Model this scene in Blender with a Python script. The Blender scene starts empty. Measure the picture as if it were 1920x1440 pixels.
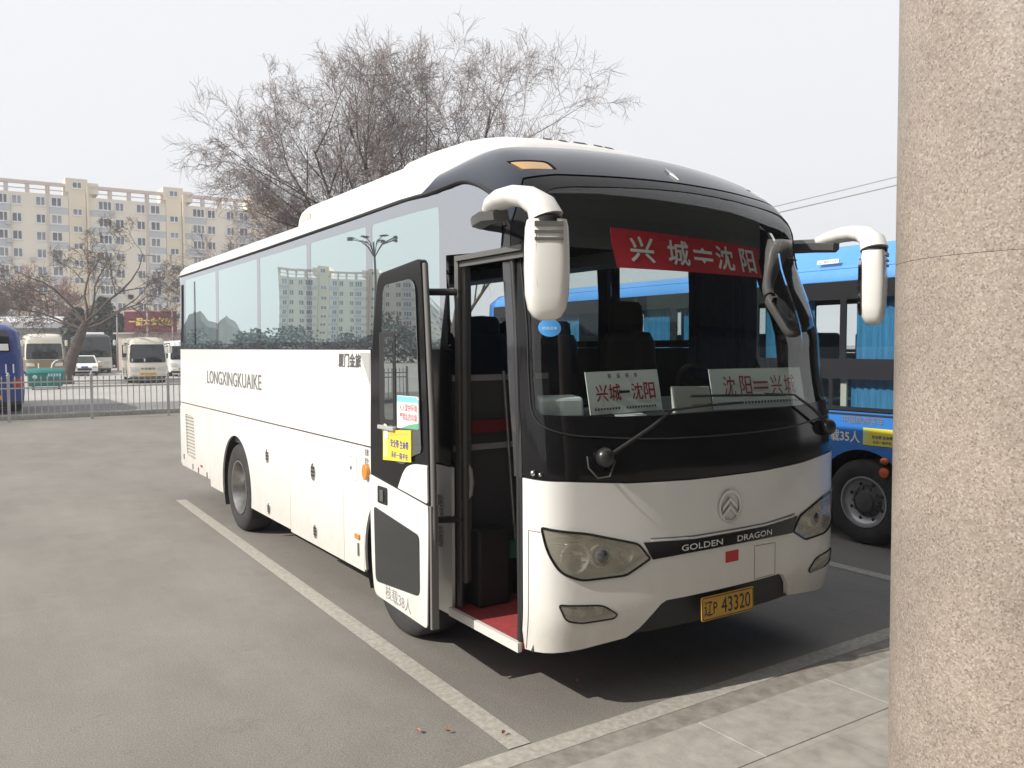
import bpy, bmesh, math, random, bisect
from mathutils import Vector, Matrix
from mathutils.geometry import delaunay_2d_cdt
R=math.radians
C=bpy.context.scene.collection
PI=math.pi

# ---------------------------------------------------------------- camera
SC=bpy.context.scene
CAMPOS=Vector((-2.526,-3.5198,2.0218))
def cam_axes(yaw,pitch,roll):
    f=Vector((math.sin(yaw)*math.cos(pitch),math.cos(yaw)*math.cos(pitch),math.sin(pitch)))
    r=f.cross(Vector((0,0,1))).normalized(); u=r.cross(f)
    c,s=math.cos(roll),math.sin(roll)
    return r*c+u*s,u*c-r*s,f
CR,CU,CF=cam_axes(.579816,-.0454177,-.0051629)
cd=bpy.data.cameras.new('camera'); cam=bpy.data.objects.new('camera',cd); C.objects.link(cam)
cam.matrix_world=Matrix(((CR.x,CU.x,-CF.x,CAMPOS.x),(CR.y,CU.y,-CF.y,CAMPOS.y),(CR.z,CU.z,-CF.z,CAMPOS.z),(0,0,0,1)))
cd.sensor_width=36; cd.lens=1587.5/1920*36; cd.clip_end=3000; cd.clip_start=.05
SC.camera=cam

# ---------------------------------------------------------------- sky, sun, exposure
SUN_EL=37.5
sunvec=Vector((-math.cos(R(SUN_EL)),.10*math.cos(R(SUN_EL)),math.sin(R(SUN_EL)))).normalized()
W=bpy.data.worlds.new('World'); SC.world=W; W.use_nodes=True
nt=W.node_tree; nt.nodes.clear()
out=nt.nodes.new('ShaderNodeOutputWorld'); bg=nt.nodes.new('ShaderNodeBackground')
sky=nt.nodes.new('ShaderNodeTexSky'); sky.sky_type='NISHITA'; sky.sun_disc=False
sky.sun_elevation=R(SUN_EL); sky.sun_rotation=math.atan2(sunvec.x,sunvec.y)
sky.air_density=1.0; sky.dust_density=4.0; sky.ozone_density=1.0
mixr=nt.nodes.new('ShaderNodeMix'); mixr.data_type='RGBA'; mixr.inputs[0].default_value=.88
nt.links.new(sky.outputs[0],mixr.inputs[6]); mixr.inputs[7].default_value=(7.2,7.2,7.3,1)
nt.links.new(mixr.outputs[2],bg.inputs[0]); bg.inputs[1].default_value=.092
nt.links.new(bg.outputs[0],out.inputs[0])
sl=bpy.data.lights.new('sun','SUN'); sl.energy=3.5; sl.angle=R(.6); sl.color=(1,.955,.885)
so=bpy.data.objects.new('sun',sl); C.objects.link(so); so.rotation_euler=(-sunvec).to_track_quat('-Z','Y').to_euler(); so.location=(-30,5,30)
SC.view_settings.view_transform='Standard'; SC.view_settings.look='None'; SC.view_settings.exposure=0.63; SC.view_settings.gamma=1
SC.cycles.max_bounces=10; SC.cycles.transparent_max_bounces=16
SC.cycles.use_denoising=True

# ---------------------------------------------------------------- materials
MATS={}
def mat(name,col,rough=.5,metal=0,var=0,scale=5,coat=0,bump=0,bscale=60,spec=.5,col2=None,detail=4,stretch=None):
    if name in MATS: return MATS[name]
    m=bpy.data.materials.new(name); m.use_nodes=True; t=m.node_tree; b=t.nodes['Principled BSDF']
    b.inputs['Base Color'].default_value=(*col,1); b.inputs['Roughness'].default_value=rough; b.inputs['Metallic'].default_value=metal
    b.inputs['Coat Weight'].default_value=coat; b.inputs['Coat Roughness'].default_value=.05; b.inputs['Specular IOR Level'].default_value=spec
    if var or bump:
        tc=t.nodes.new('ShaderNodeTexCoord'); mp=t.nodes.new('ShaderNodeMapping'); t.links.new(tc.outputs['Object'],mp.inputs[0])
        if stretch: mp.inputs['Scale'].default_value=stretch
    if var:
        n=t.nodes.new('ShaderNodeTexNoise'); n.inputs['Scale'].default_value=scale; n.inputs['Detail'].default_value=detail; n.inputs['Roughness'].default_value=.6
        t.links.new(mp.outputs[0],n.inputs[0])
        r=t.nodes.new('ShaderNodeValToRGB'); r.color_ramp.elements[0].position=.3; r.color_ramp.elements[1].position=.7
        c2=col2 or tuple(max(0,c*(1-var)) for c in col)
        r.color_ramp.elements[0].color=(*c2,1); r.color_ramp.elements[1].color=(*(col if col2 else tuple(min(1,c*(1+var*.5)) for c in col)),1)
        t.links.new(n.outputs[0],r.inputs[0]); t.links.new(r.outputs[0],b.inputs['Base Color'])
    if bump:
        n2=t.nodes.new('ShaderNodeTexNoise'); n2.inputs['Scale'].default_value=bscale; n2.inputs['Detail'].default_value=3
        t.links.new(mp.outputs[0],n2.inputs[0]); bp=t.nodes.new('ShaderNodeBump'); bp.inputs['Strength'].default_value=bump; bp.inputs['Distance'].default_value=.01
        t.links.new(n2.outputs[0],bp.inputs['Height']); t.links.new(bp.outputs[0],b.inputs['Normal'])
    MATS[name]=m; return m
def glass(name,tint,refl,refcol=(1,1,1),wav=0,rough=0.0,fres=1.5):
    if name in MATS: return MATS[name]
    m=bpy.data.materials.new(name); m.use_nodes=True; t=m.node_tree; t.nodes.clear()
    o=t.nodes.new('ShaderNodeOutputMaterial'); tr=t.nodes.new('ShaderNodeBsdfTransparent'); tr.inputs[0].default_value=(*tint,1)
    g=t.nodes.new('ShaderNodeBsdfGlossy'); g.inputs['Color'].default_value=(*refcol,1); g.inputs['Roughness'].default_value=rough
    fr=t.nodes.new('ShaderNodeFresnel'); fr.inputs[0].default_value=fres
    ge=t.nodes.new('ShaderNodeNewGeometry'); ma=t.nodes.new('ShaderNodeMath'); ma.operation='MULTIPLY_ADD'; ma.inputs[1].default_value=1/fres-fres; ma.inputs[2].default_value=fres
    t.links.new(ge.outputs['Backfacing'],ma.inputs[0]); t.links.new(ma.outputs[0],fr.inputs[0])
    mx=t.nodes.new('ShaderNodeMath'); mx.operation='ADD'; mx.use_clamp=True; mx.inputs[1].default_value=refl
    t.links.new(fr.outputs[0],mx.inputs[0]); s=t.nodes.new('ShaderNodeMixShader')
    t.links.new(mx.outputs[0],s.inputs[0]); t.links.new(tr.outputs[0],s.inputs[1]); t.links.new(g.outputs[0],s.inputs[2]); t.links.new(s.outputs[0],o.inputs[0])
    if wav:
        tc=t.nodes.new('ShaderNodeTexCoord'); n=t.nodes.new('ShaderNodeTexNoise'); n.inputs['Scale'].default_value=1.3; n.inputs['Detail'].default_value=1
        t.links.new(tc.outputs['Object'],n.inputs[0]); b=t.nodes.new('ShaderNodeBump'); b.inputs['Strength'].default_value=wav; b.inputs['Distance'].default_value=.02
        t.links.new(n.outputs[0],b.inputs['Height']); t.links.new(b.outputs[0],g.inputs['Normal'])
    MATS[name]=m; return m
WHITE=mat('white_paint',(.80,.79,.765),.28,coat=.5,var=.05,scale=.9)
WHITE2=mat('white_plastic',(.78,.765,.735),.3,coat=.3,var=.04,scale=3)
DOME=mat('dark_gloss_paint',(.016,.020,.034),.16,coat=.25,var=.2,scale=2,spec=.35)
BLACK=mat('black_gloss',(.008,.008,.009),.10,spec=.32)
BLACKM=mat('black_matte',(.018,.018,.018),.6,bump=.2,bscale=80)
RUBBER=mat('tyre_rubber',(.035,.034,.033),.85,var=.35,scale=6,bump=.3,bscale=40)
GREYP=mat('grey_plastic',(.12,.12,.115),.45)
DGREY=mat('dark_grey_interior',(.045,.045,.048),.6)
LGREY=mat('light_grey_interior',(.35,.35,.35),.6)
CHROME=mat('chrome',(.62,.62,.62),.15,1)
ALU=mat('aluminium_rim',(.38,.37,.36),.35,.85,var=.3,scale=8)
NAVY=mat('navy_fabric',(.018,.03,.08),.85,var=.2,scale=20)
CURTAIN=mat('navy_curtain',(.012,.022,.06),.8,var=.3,scale=14)
SEATM=mat('brown_black_seat',(.022,.021,.019),.7)
REDCARPET=mat('red_carpet',(.35,.045,.045),.9,var=.3,scale=60,bump=.4,bscale=200)
WTEXT=mat('white_lettering',(.78,.78,.76),.5)
DTEXT=mat('dark_lettering',(.10,.10,.10),.4)
BTEXT=mat('black_lettering',(.015,.015,.015),.5)
REDM=mat('red_print',(.42,.015,.025),.6)
REDBAN=mat('red_banner_cloth',(.60,.022,.04),.75,var=.15,scale=9)
PAPER=mat('white_card',(.84,.84,.82),.6)
YEL=mat('yellow_sticker',(.80,.68,.06),.5)
BLUEST=mat('blue_sticker',(.06,.28,.62),.4)
BLUEPR=mat('blue_print',(.06,.06,.32),.5)
GREENST=mat('green_print',(.14,.42,.22),.5)
CYANST=mat('cyan_print',(.22,.55,.72),.5)
AMBER=mat('amber_lens',(.62,.24,.03),.2,coat=.5)
PLATEY=mat('plate_yellow',(.62,.34,.03),.45,var=.15,scale=14)
REFL=mat('lamp_reflector',(.50,.48,.42),.22,.8)
LAMPH=mat('lamp_housing',(.60,.58,.50),.4,.15)
_t=WHITE.node_tree; _b=_t.nodes['Principled BSDF']; _l=_b.inputs['Base Color'].links[0].from_socket
_g=_t.nodes.new('ShaderNodeTexCoord'); _s=_t.nodes.new('ShaderNodeSeparateXYZ'); _t.links.new(_g.outputs['Object'],_s.inputs[0])
_mr=_t.nodes.new('ShaderNodeMapRange'); _mr.inputs[1].default_value=.30; _mr.inputs[2].default_value=.95; _mr.inputs[3].default_value=1; _mr.inputs[4].default_value=0; _t.links.new(_s.outputs[2],_mr.inputs[0])
_mp=_t.nodes.new('ShaderNodeMapping'); _mp.inputs['Scale'].default_value=(1,1,.5); _t.links.new(_g.outputs['Object'],_mp.inputs[0])
_n=_t.nodes.new('ShaderNodeTexNoise'); _n.inputs['Scale'].default_value=7; _n.inputs['Detail'].default_value=6; _n.inputs['Roughness'].default_value=.7; _t.links.new(_mp.outputs[0],_n.inputs[0])
_mu=_t.nodes.new('ShaderNodeMath'); _mu.operation='MULTIPLY'; _t.links.new(_mr.outputs[0],_mu.inputs[0]); _t.links.new(_n.outputs[0],_mu.inputs[1])
_mx=_t.nodes.new('ShaderNodeMix'); _mx.data_type='RGBA'; _t.links.new(_mu.outputs[0],_mx.inputs[0]); _t.links.new(_l,_mx.inputs[6]); _mx.inputs[7].default_value=(.50,.45,.37,1); _t.links.new(_mx.outputs[2],_b.inputs['Base Color'])
SIDEGL=glass('coated_side_glass',(.05,.065,.065),.72,(.80,.93,.93),wav=.05)
FRITM=glass('painted_glass_edge',(.02,.02,.02),.55,(.80,.83,.86),wav=.03)
WSGL=glass('windscreen_glass',(.72,.785,.77),.012,(1,1,1),wav=.05,fres=1.5)
CLEARGL=glass('clear_glass',(.82,.88,.88),.02)
LENS=glass('lamp_lens',(.93,.91,.84),.05)
_t=LENS.node_tree; _d=_t.nodes.new('ShaderNodeBsdfDiffuse'); _d.inputs[0].default_value=(.62,.59,.50,1); _m=_t.nodes.new('ShaderNodeMixShader'); _m.inputs[0].default_value=.30
_o=[n for n in _t.nodes if n.type=='OUTPUT_MATERIAL'][0]; _t.links.new(_o.inputs[0].links[0].from_socket,_m.inputs[1]); _t.links.new(_d.outputs[0],_m.inputs[2]); _t.links.new(_m.outputs[0],_o.inputs[0])
DGLASS=mat('dark_window_glass',(.012,.015,.017),.04,coat=.6)

# ---------------------------------------------------------------- mesh helpers
OFF=Vector((0,0,0))
class MB:
    def __init__(s): s.v=[];s.f=[];s.mi=[];s.n={}
    def face(s,pts,mi=0):
        i=len(s.v); s.v+= [tuple(p) for p in pts]; s.f.append(tuple(range(i,i+len(pts)))); s.mi.append(mi)
    def box(s,x0,y0,z0,x1,y1,z1,mi=0):
        s.hexa([(x0,y0,z0),(x1,y0,z0),(x1,y1,z0),(x0,y1,z0),(x0,y0,z1),(x1,y0,z1),(x1,y1,z1),(x0,y1,z1)],mi)
    def hexa(s,p,mi=0):
        i=len(s.v); s.v+=[tuple(q) for q in p]
        for f in((3,2,1,0),(4,5,6,7),(0,1,5,4),(1,2,6,5),(2,3,7,6),(3,0,4,7)): s.f.append(tuple(i+k for k in f)); s.mi.append(mi)
    def tube(s,path,r,n=8,mi=0,caps=True,flat=1):
        path=[Vector(p) for p in path]; rs=r if isinstance(r,(list,tuple)) else [r]*len(path)
        i0=len(s.v); up=None
        for k,p in enumerate(path):
            d=(path[min(k+1,len(path)-1)]-path[max(k-1,0)]).normalized()
            if up is None: up=d.orthogonal().normalized()
            a=(up-d*up.dot(d))
            a=a.normalized() if a.length>1e-5 else d.orthogonal().normalized()
            up=a; b=d.cross(a)
            for j in range(n):
                t=2*PI*j/n; o_=(a*math.cos(t)+b*math.sin(t))*rs[k]; o_.z*=flat; s.v.append(tuple(p+o_))
        for k in range(len(path)-1):
            for j in range(n):
                a=i0+k*n+j; b=i0+k*n+(j+1)%n; s.f.append((a,b,b+n,a+n)); s.mi.append(mi)
        if caps:
            s.f.append(tuple(i0+j for j in reversed(range(n)))); s.mi.append(mi)
            e=i0+(len(path)-1)*n; s.f.append(tuple(e+j for j in range(n))); s.mi.append(mi)
    def lathe(s,prof,o,ax,n=32,mi=0):   # prof: (along axis, radius)
        o=Vector(o);ax=Vector(ax).normalized();a=ax.orthogonal().normalized();b=ax.cross(a);i0=len(s.v)
        for h,r in prof:
            for j in range(n):
                t=2*PI*j/n; s.v.append(tuple(o+ax*h+(a*math.cos(t)+b*math.sin(t))*r))
        for k in range(len(prof)-1):
            for j in range(n):
                p=i0+k*n+j;q=i0+k*n+(j+1)%n; s.f.append((p,q,q+n,p+n)); s.mi.append(mi)
    def ball(s,c,rx,ry=None,rz=None,mi=0,n=14):
        ry=ry or rx;rz=rz or rx;i0=len(s.v);m=n//2
        for k in range(m+1):
            th=PI*k/m
            for j in range(n):
                t=2*PI*j/n; s.v.append((c[0]+rx*math.sin(th)*math.cos(t),c[1]+ry*math.sin(th)*math.sin(t),c[2]+rz*math.cos(th)))
        for k in range(m):
            for j in range(n):
                p=i0+k*n+j;q=i0+k*n+(j+1)%n; s.f.append((p,p+n,q+n,q)); s.mi.append(mi)
    def prism(s,poly,fn,d0,d1,mi=0,mis=None):  # poly 2D, fn(a,b,d)->3D
        n=len(poly);i=len(s.v)
        s.v+=[tuple(fn(a,b,d0)) for a,b in poly]+[tuple(fn(a,b,d1)) for a,b in poly]
        s.f.append(tuple(range(i,i+n))); s.mi.append(mi); s.f.append(tuple(range(i+2*n-1,i+n-1,-1))); s.mi.append(mi)
        for k in range(n):
            s.f.append((i+k,i+n+k,i+n+(k+1)%n,i+(k+1)%n)); s.mi.append(mi if mis is None else mis)
    def loft(s,rings,mi=0,caps=True,closed=True):
        i0=len(s.v);n=len(rings[0])
        for r in rings: s.v+=[tuple(p) for p in r]
        for k in range(len(rings)-1):
            for j in range(n if closed else n-1):
                a=i0+k*n+j;b=i0+k*n+(j+1)%n; s.f.append((a,b,b+n,a+n)); s.mi.append(mi)
        if caps:
            s.f.append(tuple(i0+j for j in reversed(range(n)))); s.mi.append(mi)
            e=i0+(len(rings)-1)*n; s.f.append(tuple(e+j for j in range(n))); s.mi.append(mi)
    def text(s,body,fn,h,w=None,bold=0,mi=0,d=0,align='C'):   # fn(a,b,d) a right, b up, centred
        V2,T=text2d(body)
        x0=min(p[0] for p in V2);x1=max(p[0] for p in V2);y0=min(p[1] for p in V2);y1=max(p[1] for p in V2)
        sy=h/(y1-y0); sx=(w/(x1-x0)) if w else sy; i=len(s.v)
        e=bold*h*.75
        for n_,(ex,ey) in enumerate([(0,0)] if not bold else [(0,0),(e,0),(-e,0),(0,e),(0,-e)]):
            i=len(s.v)
            s.v+=[tuple(fn((x-(x0+x1)/2)*sx+ex,(y-(y0+y1)/2)*sy+ey,d+n_*.0001)) for x,y in V2]
            for t in T: s.f.append(tuple(i+k for k in t)); s.mi.append(mi)
    def build(s,name,mats,parent=None,smooth=None,bevel=0,kind=None,recalc=True):
        me=bpy.data.meshes.new(name); me.from_pydata([Vector(p)-OFF for p in s.v],[],s.f)
        if not isinstance(mats,(list,tuple)): mats=[mats]
        for m in mats: me.materials.append(m)
        me.polygons.foreach_set('material_index',s.mi)
        if recalc:
            b=bmesh.new(); b.from_mesh(me); bmesh.ops.recalc_face_normals(b,faces=b.faces); b.to_mesh(me); b.free()
        if smooth:
            me.polygons.foreach_set('use_smooth',[True]*len(me.polygons)); me.set_sharp_from_angle(angle=R(smooth))
        o=bpy.data.objects.new(name,me); C.objects.link(o)
        if parent: o.parent=parent
        if bevel:
            m=o.modifiers.new('bevel','BEVEL'); m.width=bevel; m.segments=2; m.limit_method='ANGLE'
        if kind: o['kind']=kind
        return o
_tc={}
def text2d(body,bold=0):
    k=(body,bold)
    if k in _tc: return _tc[k]
    c=bpy.data.curves.new('t','FONT'); c.body=body; c.offset=bold; c.resolution_u=3
    o=bpy.data.objects.new('t',c); C.objects.link(o); dg=bpy.context.evaluated_depsgraph_get(); dg.update()
    m=o.evaluated_get(dg).to_mesh(); m.calc_loop_triangles()
    r=([(v.co.x,v.co.y) for v in m.vertices],[tuple(t.vertices) for t in m.loop_triangles])
    bpy.data.objects.remove(o); bpy.data.curves.remove(c); _tc[k]=r; return r
def frame(o,ax,ay):
    o=Vector(o);ax=Vector(ax).normalized();ay=Vector(ay).normalized();n=ax.cross(ay)
    return lambda a,b,d=0: o+ax*a+ay*b+n*d
def tag(o,label,cat,group=None,kind=None):
    o['label']=label;o['category']=cat
    if group:o['group']=group
    if kind:o['kind']=kind
    return o
def thing(name,label,cat,loc=(0,0,0),rz=0,group=None,local=False):
    global OFF
    OFF=Vector((0,0,0)) if local else Vector(loc)
    o=bpy.data.objects.new(name,None); C.objects.link(o); o.location=loc; o.rotation_euler=(0,0,rz); o.empty_display_size=.3
    return tag(o,label,cat,group)
def structure(o): o['kind']='structure'; return o
def dup(root,loc,rz,label,group=None):
    def cp(o,p):
        c=o.copy(); C.objects.link(c); c.parent=p
        for ch in o.children: cp(ch,c)
        return c
    r=cp(root,None); r.location=loc; r.rotation_euler=(0,0,rz); r['label']=label
    if group: r['group']=group
    return r
def reset():
    global OFF
    OFF=Vector((0,0,0))

# ---------------------------------------------------------------- body surface
def smooth(a,b,t):
    t=max(0,min(1,(t-a)/(b-a))); return t*t*(3-2*t)
def interp(tab):
    def f(z):
        if z<=tab[0][0]: return tab[0][1]
        for (a,p),(b,q) in zip(tab,tab[1:]):
            if z<=b:
                t=(z-a)/(b-a); t=t*t*(3-2*t); return p+(q-p)*t
        return tab[-1][1]
    return f
class Shell:
    """closed vehicle surface S(u,v): u runs round the plan (0 = front centre, negative = near side), v up the section"""
    def __init__(s,W,L,half,rake,tumb,z1f,z1s,zt,rf,rs,V,camber=.05,rear=.16,rrake=.12,org=(0,0),zts=None):
        s.zts=zts if zts is not None else zt
        s.W,s.L,s.rake,s.tumb,s.org=W,L,rake,tumb,org
        s.z1f,s.z1s,s.zt,s.rf,s.rs,s.V,s.camber,s.rrake=z1f,z1s,zt,rf,rs,V,camber,rrake
        c=list(half)+[(0,L-rear*2),(0,L-rear*.2),(rear*.2,L),(rear*2,L),(W/2,L)]
        pts=[(W/2,L)]+[(W-x,y) for x,y in reversed(c[1:-1])]+[c[0]]+c[1:]
        for _ in range(5):
            q=[pts[0]]
            for a,b in zip(pts,pts[1:]):
                q.append((a[0]*.75+b[0]*.25,a[1]*.75+b[1]*.25)); q.append((a[0]*.25+b[0]*.75,a[1]*.25+b[1]*.75))
            q.append(pts[-1]); pts=q
        pts=pts[::-1]; d=[0]
        for a,b in zip(pts,pts[1:]): d.append(d[-1]+math.dist(a,b))
        mid=d[-1]/2; s.P=pts; s.D=[x-mid for x in d]; s.half=mid
        lo,hi=-s.half+.8,-.35
        for _ in range(50):
            m=(lo+hi)/2
            if s.plan(m)[1]>3: lo=m
            else: hi=m
        s.C=-lo-3.0
    def plan(s,u):
        D,P=s.D,s.P; u=max(D[0],min(D[-1],u)); i=max(1,min(len(D)-1,bisect.bisect_left(D,u)))
        t=(u-D[i-1])/max(1e-9,D[i]-D[i-1]); a,b=P[i-1],P[i]; return a[0]+(b[0]-a[0])*t,a[1]+(b[1]-a[1])*t
    def UL(s,y): return -(y+s.C)
    def S(s,u,v):
        x,y=s.plan(u); e=.01; a=s.plan(u-e);b=s.plan(u+e); tx,ty=b[0]-a[0],b[1]-a[1]; l=math.hypot(tx,ty) or 1
        nx,ny=ty/l,-tx/l; w=1-smooth(.25,1.7,y); wr=smooth(s.L-.8,s.L,y)
        z1=s.z1s+(s.z1f-s.z1s)*w; ins=0; zt=s.zts+(s.zt-s.zts)*w
        if v<=z1: z=v
        else:
            th=min(1,(v-z1)/(s.V-z1))*PI/2; ins=1-math.cos(th); z=z1+(zt-z1)*math.sin(th)
        k=1-s.tumb(z)*(.10+.90*w)/(s.W/2)
        X=s.W/2+(x-s.W/2)*k; Y=y+s.rake(z)*w-wr*s.rrake*max(0,z-1.2)/1.8
        if ins: X+=(s.W/2-X)*ins*(s.rs+.16*w)/(s.W/2); Y+=ins*(s.rf*max(0,1-max(0,y+.1)/2.0)-s.rs*1.5*smooth(s.L-1.2,s.L,y))
        if v>z1: z+=s.camber*(1-((X-s.W/2)/(s.W/2))**2)*min(1,(v-z1)/(s.V-z1))
        return Vector((X+s.org[0],Y+s.org[1],z))
    def N(s,u,v):
        e=.012; n=(s.S(u+e,v)-s.S(u-e,v)).cross(s.S(u,min(v+e,s.V))-s.S(u,v-e))
        return n.normalized() if n.length>1e-9 else Vector((0,0,1))
    def fn(s,u0,v0,off=.004):
        return lambda a,b,d=0: s.S(u0+a,v0+b)+s.N(u0+a,v0+b)*(off+d)
def inside(p,poly):
    x,y=p; c=False; n=len(poly); j=n-1
    for i in range(n):
        xi,yi=poly[i];xj,yj=poly[j]
        if (yi>y)!=(yj>y) and x<(xj-xi)*(y-yi)/(yj-yi)+xi: c=not c
        j=i
    return c
def resample(poly,st):
    o=[];n=len(poly)
    for i in range(n):
        a,b=poly[i],poly[(i+1)%n]; k=max(1,math.ceil(math.dist(a,b)/st-.01))
        for j in range(k): o.append((a[0]+(b[0]-a[0])*j/k,a[1]+(b[1]-a[1])*j/k))
    return o
def rnd(poly,r,n=5):
    """round the corners of a polygon; r one radius or one per corner"""
    o=[];m=len(poly)
    for i in range(m):
        p=Vector(poly[i]);a=Vector(poly[i-1]);b=Vector(poly[(i+1)%m]); rr=r[i] if isinstance(r,(list,tuple)) else r
        if rr<=0: o.append(tuple(p)); continue
        da=(a-p);db=(b-p); ra=min(rr,da.length*.48); rb=min(rr,db.length*.48)
        A=p+da.normalized()*ra;B=p+db.normalized()*rb
        for k in range(n+1):
            t=k/n; o.append(tuple(A*(1-t)**2+p*2*t*(1-t)+B*t*t))
    return o
def rect(a,b,c,d,r=0): 
    p=[(a,b),(c,b),(c,d),(a,d)]
    return rnd(p,r) if r else p
def patch(sh,poly,name,m,parent,holes=(),off=0.0,thick=.02,step=.09,hthick=None,smap=None,mi=None):
    """a panel of the surface: the (u,v) polygon with holes, lifted by off, with a rim thick deep"""
    loops=[resample(poly,step)]+[resample(h,step) for h in holes]
    co=[];ed=[]
    for l in loops:
        i=len(co);co+=l;ed+=[(i+k,i+(k+1)%len(l)) for k in range(len(l))]
    us=[p[0] for p in poly];vs=[p[1] for p in poly]; nu=int((max(us)-min(us))/step);nv=int((max(vs)-min(vs))/step)
    cell={}
    for p in co: cell.setdefault((int(p[0]//step),int(p[1]//step)),[]).append(p)
    for i in range(nu+1):
        for j in range(nv+1):
            p=(min(us)+(i+.5)*step,min(vs)+(j+.5)*step)
            if not inside(p,poly) or any(inside(p,h) for h in holes): continue
            ci,cj=int(p[0]//step),int(p[1]//step)
            if any(math.dist(p,q)<step*.45 for a in(-1,0,1) for b in(-1,0,1) for q in cell.get((ci+a,cj+b),())): continue
            co.append(p)
    r=delaunay_2d_cdt([Vector(p) for p in co],ed,[],0,1e-7)
    V=[tuple(p) for p in r[0]];F=[]
    for f in r[2]:
        c=(sum(V[k][0] for k in f)/3,sum(V[k][1] for k in f)/3)
        if inside(c,poly) and not any(inside(c,h) for h in holes): F.append(tuple(f))
    vs3=[];ns=[];P3=[]
    for u,v in V:
        p=sh.S(u,v);n=sh.N(u,v);P3.append(p);vs3.append(p+n*off-OFF);ns.append(n)
    FF=[]
    for f in F:
        a,b,c=(vs3[k] for k in f); FF.append(f if (b-a).cross(c-a).dot(ns[f[0]])>0 else f[::-1])
    if thick:
        for li,l in enumerate(loops):
            th=thick if li==0 or hthick is None else hthick
            i=len(vs3)
            for k,q in enumerate(l):
                p=sh.S(*q);n=sh.N(*q); q2=l[(k+1)%len(l)];q0=l[k-1]
                t=sh.S(*q2)-sh.S(*q0); en=t.cross(n); en=en.normalized() if en.length>1e-9 else n
                vs3.append(p+n*off-OFF);ns.append(en);vs3.append(p+n*(off-th)-OFF);ns.append(en)
            m_=len(l)
            for k in range(m_):
                a=i+2*k;b=i+2*((k+1)%m_); f=(a,b,b+1,a+1)
                fn=(vs3[f[1]]-vs3[f[0]]).cross(vs3[f[3]]-vs3[f[0]]); FF.append(f)
                if fn.dot(ns[a])<0: ns[a]=-ns[a]; ns[a+1]=ns[a].copy()
    me=bpy.data.meshes.new(name); me.from_pydata(vs3,[],FF); me.materials.append(m)
    me.polygons.foreach_set('use_smooth',[True]*len(me.polygons)); me.normals_split_custom_set_from_vertices([tuple(n) for n in ns])
    o=bpy.data.objects.new(name,me); C.objects.link(o)
    if parent:o.parent=parent
    return o
def roofcap(sh,u0,u1,name,m,parent,n=40,k=8):
    """the top between the left and the right edge of the roof"""
    b=MB();rows=[]
    for i in range(n+1):
        u=u0+(u1-u0)*i/n; a=sh.S(u,sh.V);c=sh.S(-u,sh.V); row=[]
        for j in range(k+1):
            p=a.lerp(c,j/k); x=(p.x-sh.org[0]-sh.W/2)/(sh.W/2); xa=(a.x-sh.org[0]-sh.W/2)/(sh.W/2); p.z=a.z+sh.camber*(xa*xa-x*x); row.append(p)
        rows.append(row)
    b.loft(rows,caps=False,closed=False)
    return b.build(name,m,parent,smooth=60)
def wheel(name,parent,cx,cy,r,side,w=.27,dual=False,rimr=None,rimmat=None,n=40,kids=True):
    """side -1: outer face looks to -x"""
    rr=rimr or r*.60; b=MB(); s=side
    b.lathe([(0.02,rr*.98),(0,rr*1.02),(-.012,rr*1.15),(-.018,r*.86),(0,r*.955),(.03,r),(w-.03,r),(w,r*.95),(w,rr)],(cx,cy,r),(-s,0,0),n)
    t=b.build('wheel',RUBBER,parent,smooth=40)
    b=MB(); dp=.14 if dual else .05
    b.lathe([(.015,rr*.99),(-.006,rr*.985),(-.006,rr*.93),(.03,rr*.88),(dp,rr*.80),(dp+.02,rr*.62)],(cx,cy,r),(-s,0,0),n)
    for k in range(8):
        a=2*PI*(k+.5)/8; b.ball((cx-s*(dp+.006),cy+math.cos(a)*rr*.71,r+math.sin(a)*rr*.71),.008,rr*.075,rr*.075,n=8,mi=1)
    b.build('rim',[rimmat or ALU,BLACKM],t,smooth=35)
    b=MB(); b.lathe([(dp+.02,rr*.62),(dp-.02,rr*.40),(dp-.05,rr*.36),(dp-.06,.005)],(cx,cy,r),(-s,0,0),n)
    for k in range(10):
        a=2*PI*k/10; y=cy+math.cos(a)*rr*.52;z=r+math.sin(a)*rr*.52
        b.tube([(cx-s*(dp+.02),y,z),(cx-s*(dp-.025),y,z)],rr*.05,6)
    b.build('hub',mat('hub_dark',(.10,.097,.093),.6,.3,var=.3,scale=9),t,smooth=35)
    return t

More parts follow.
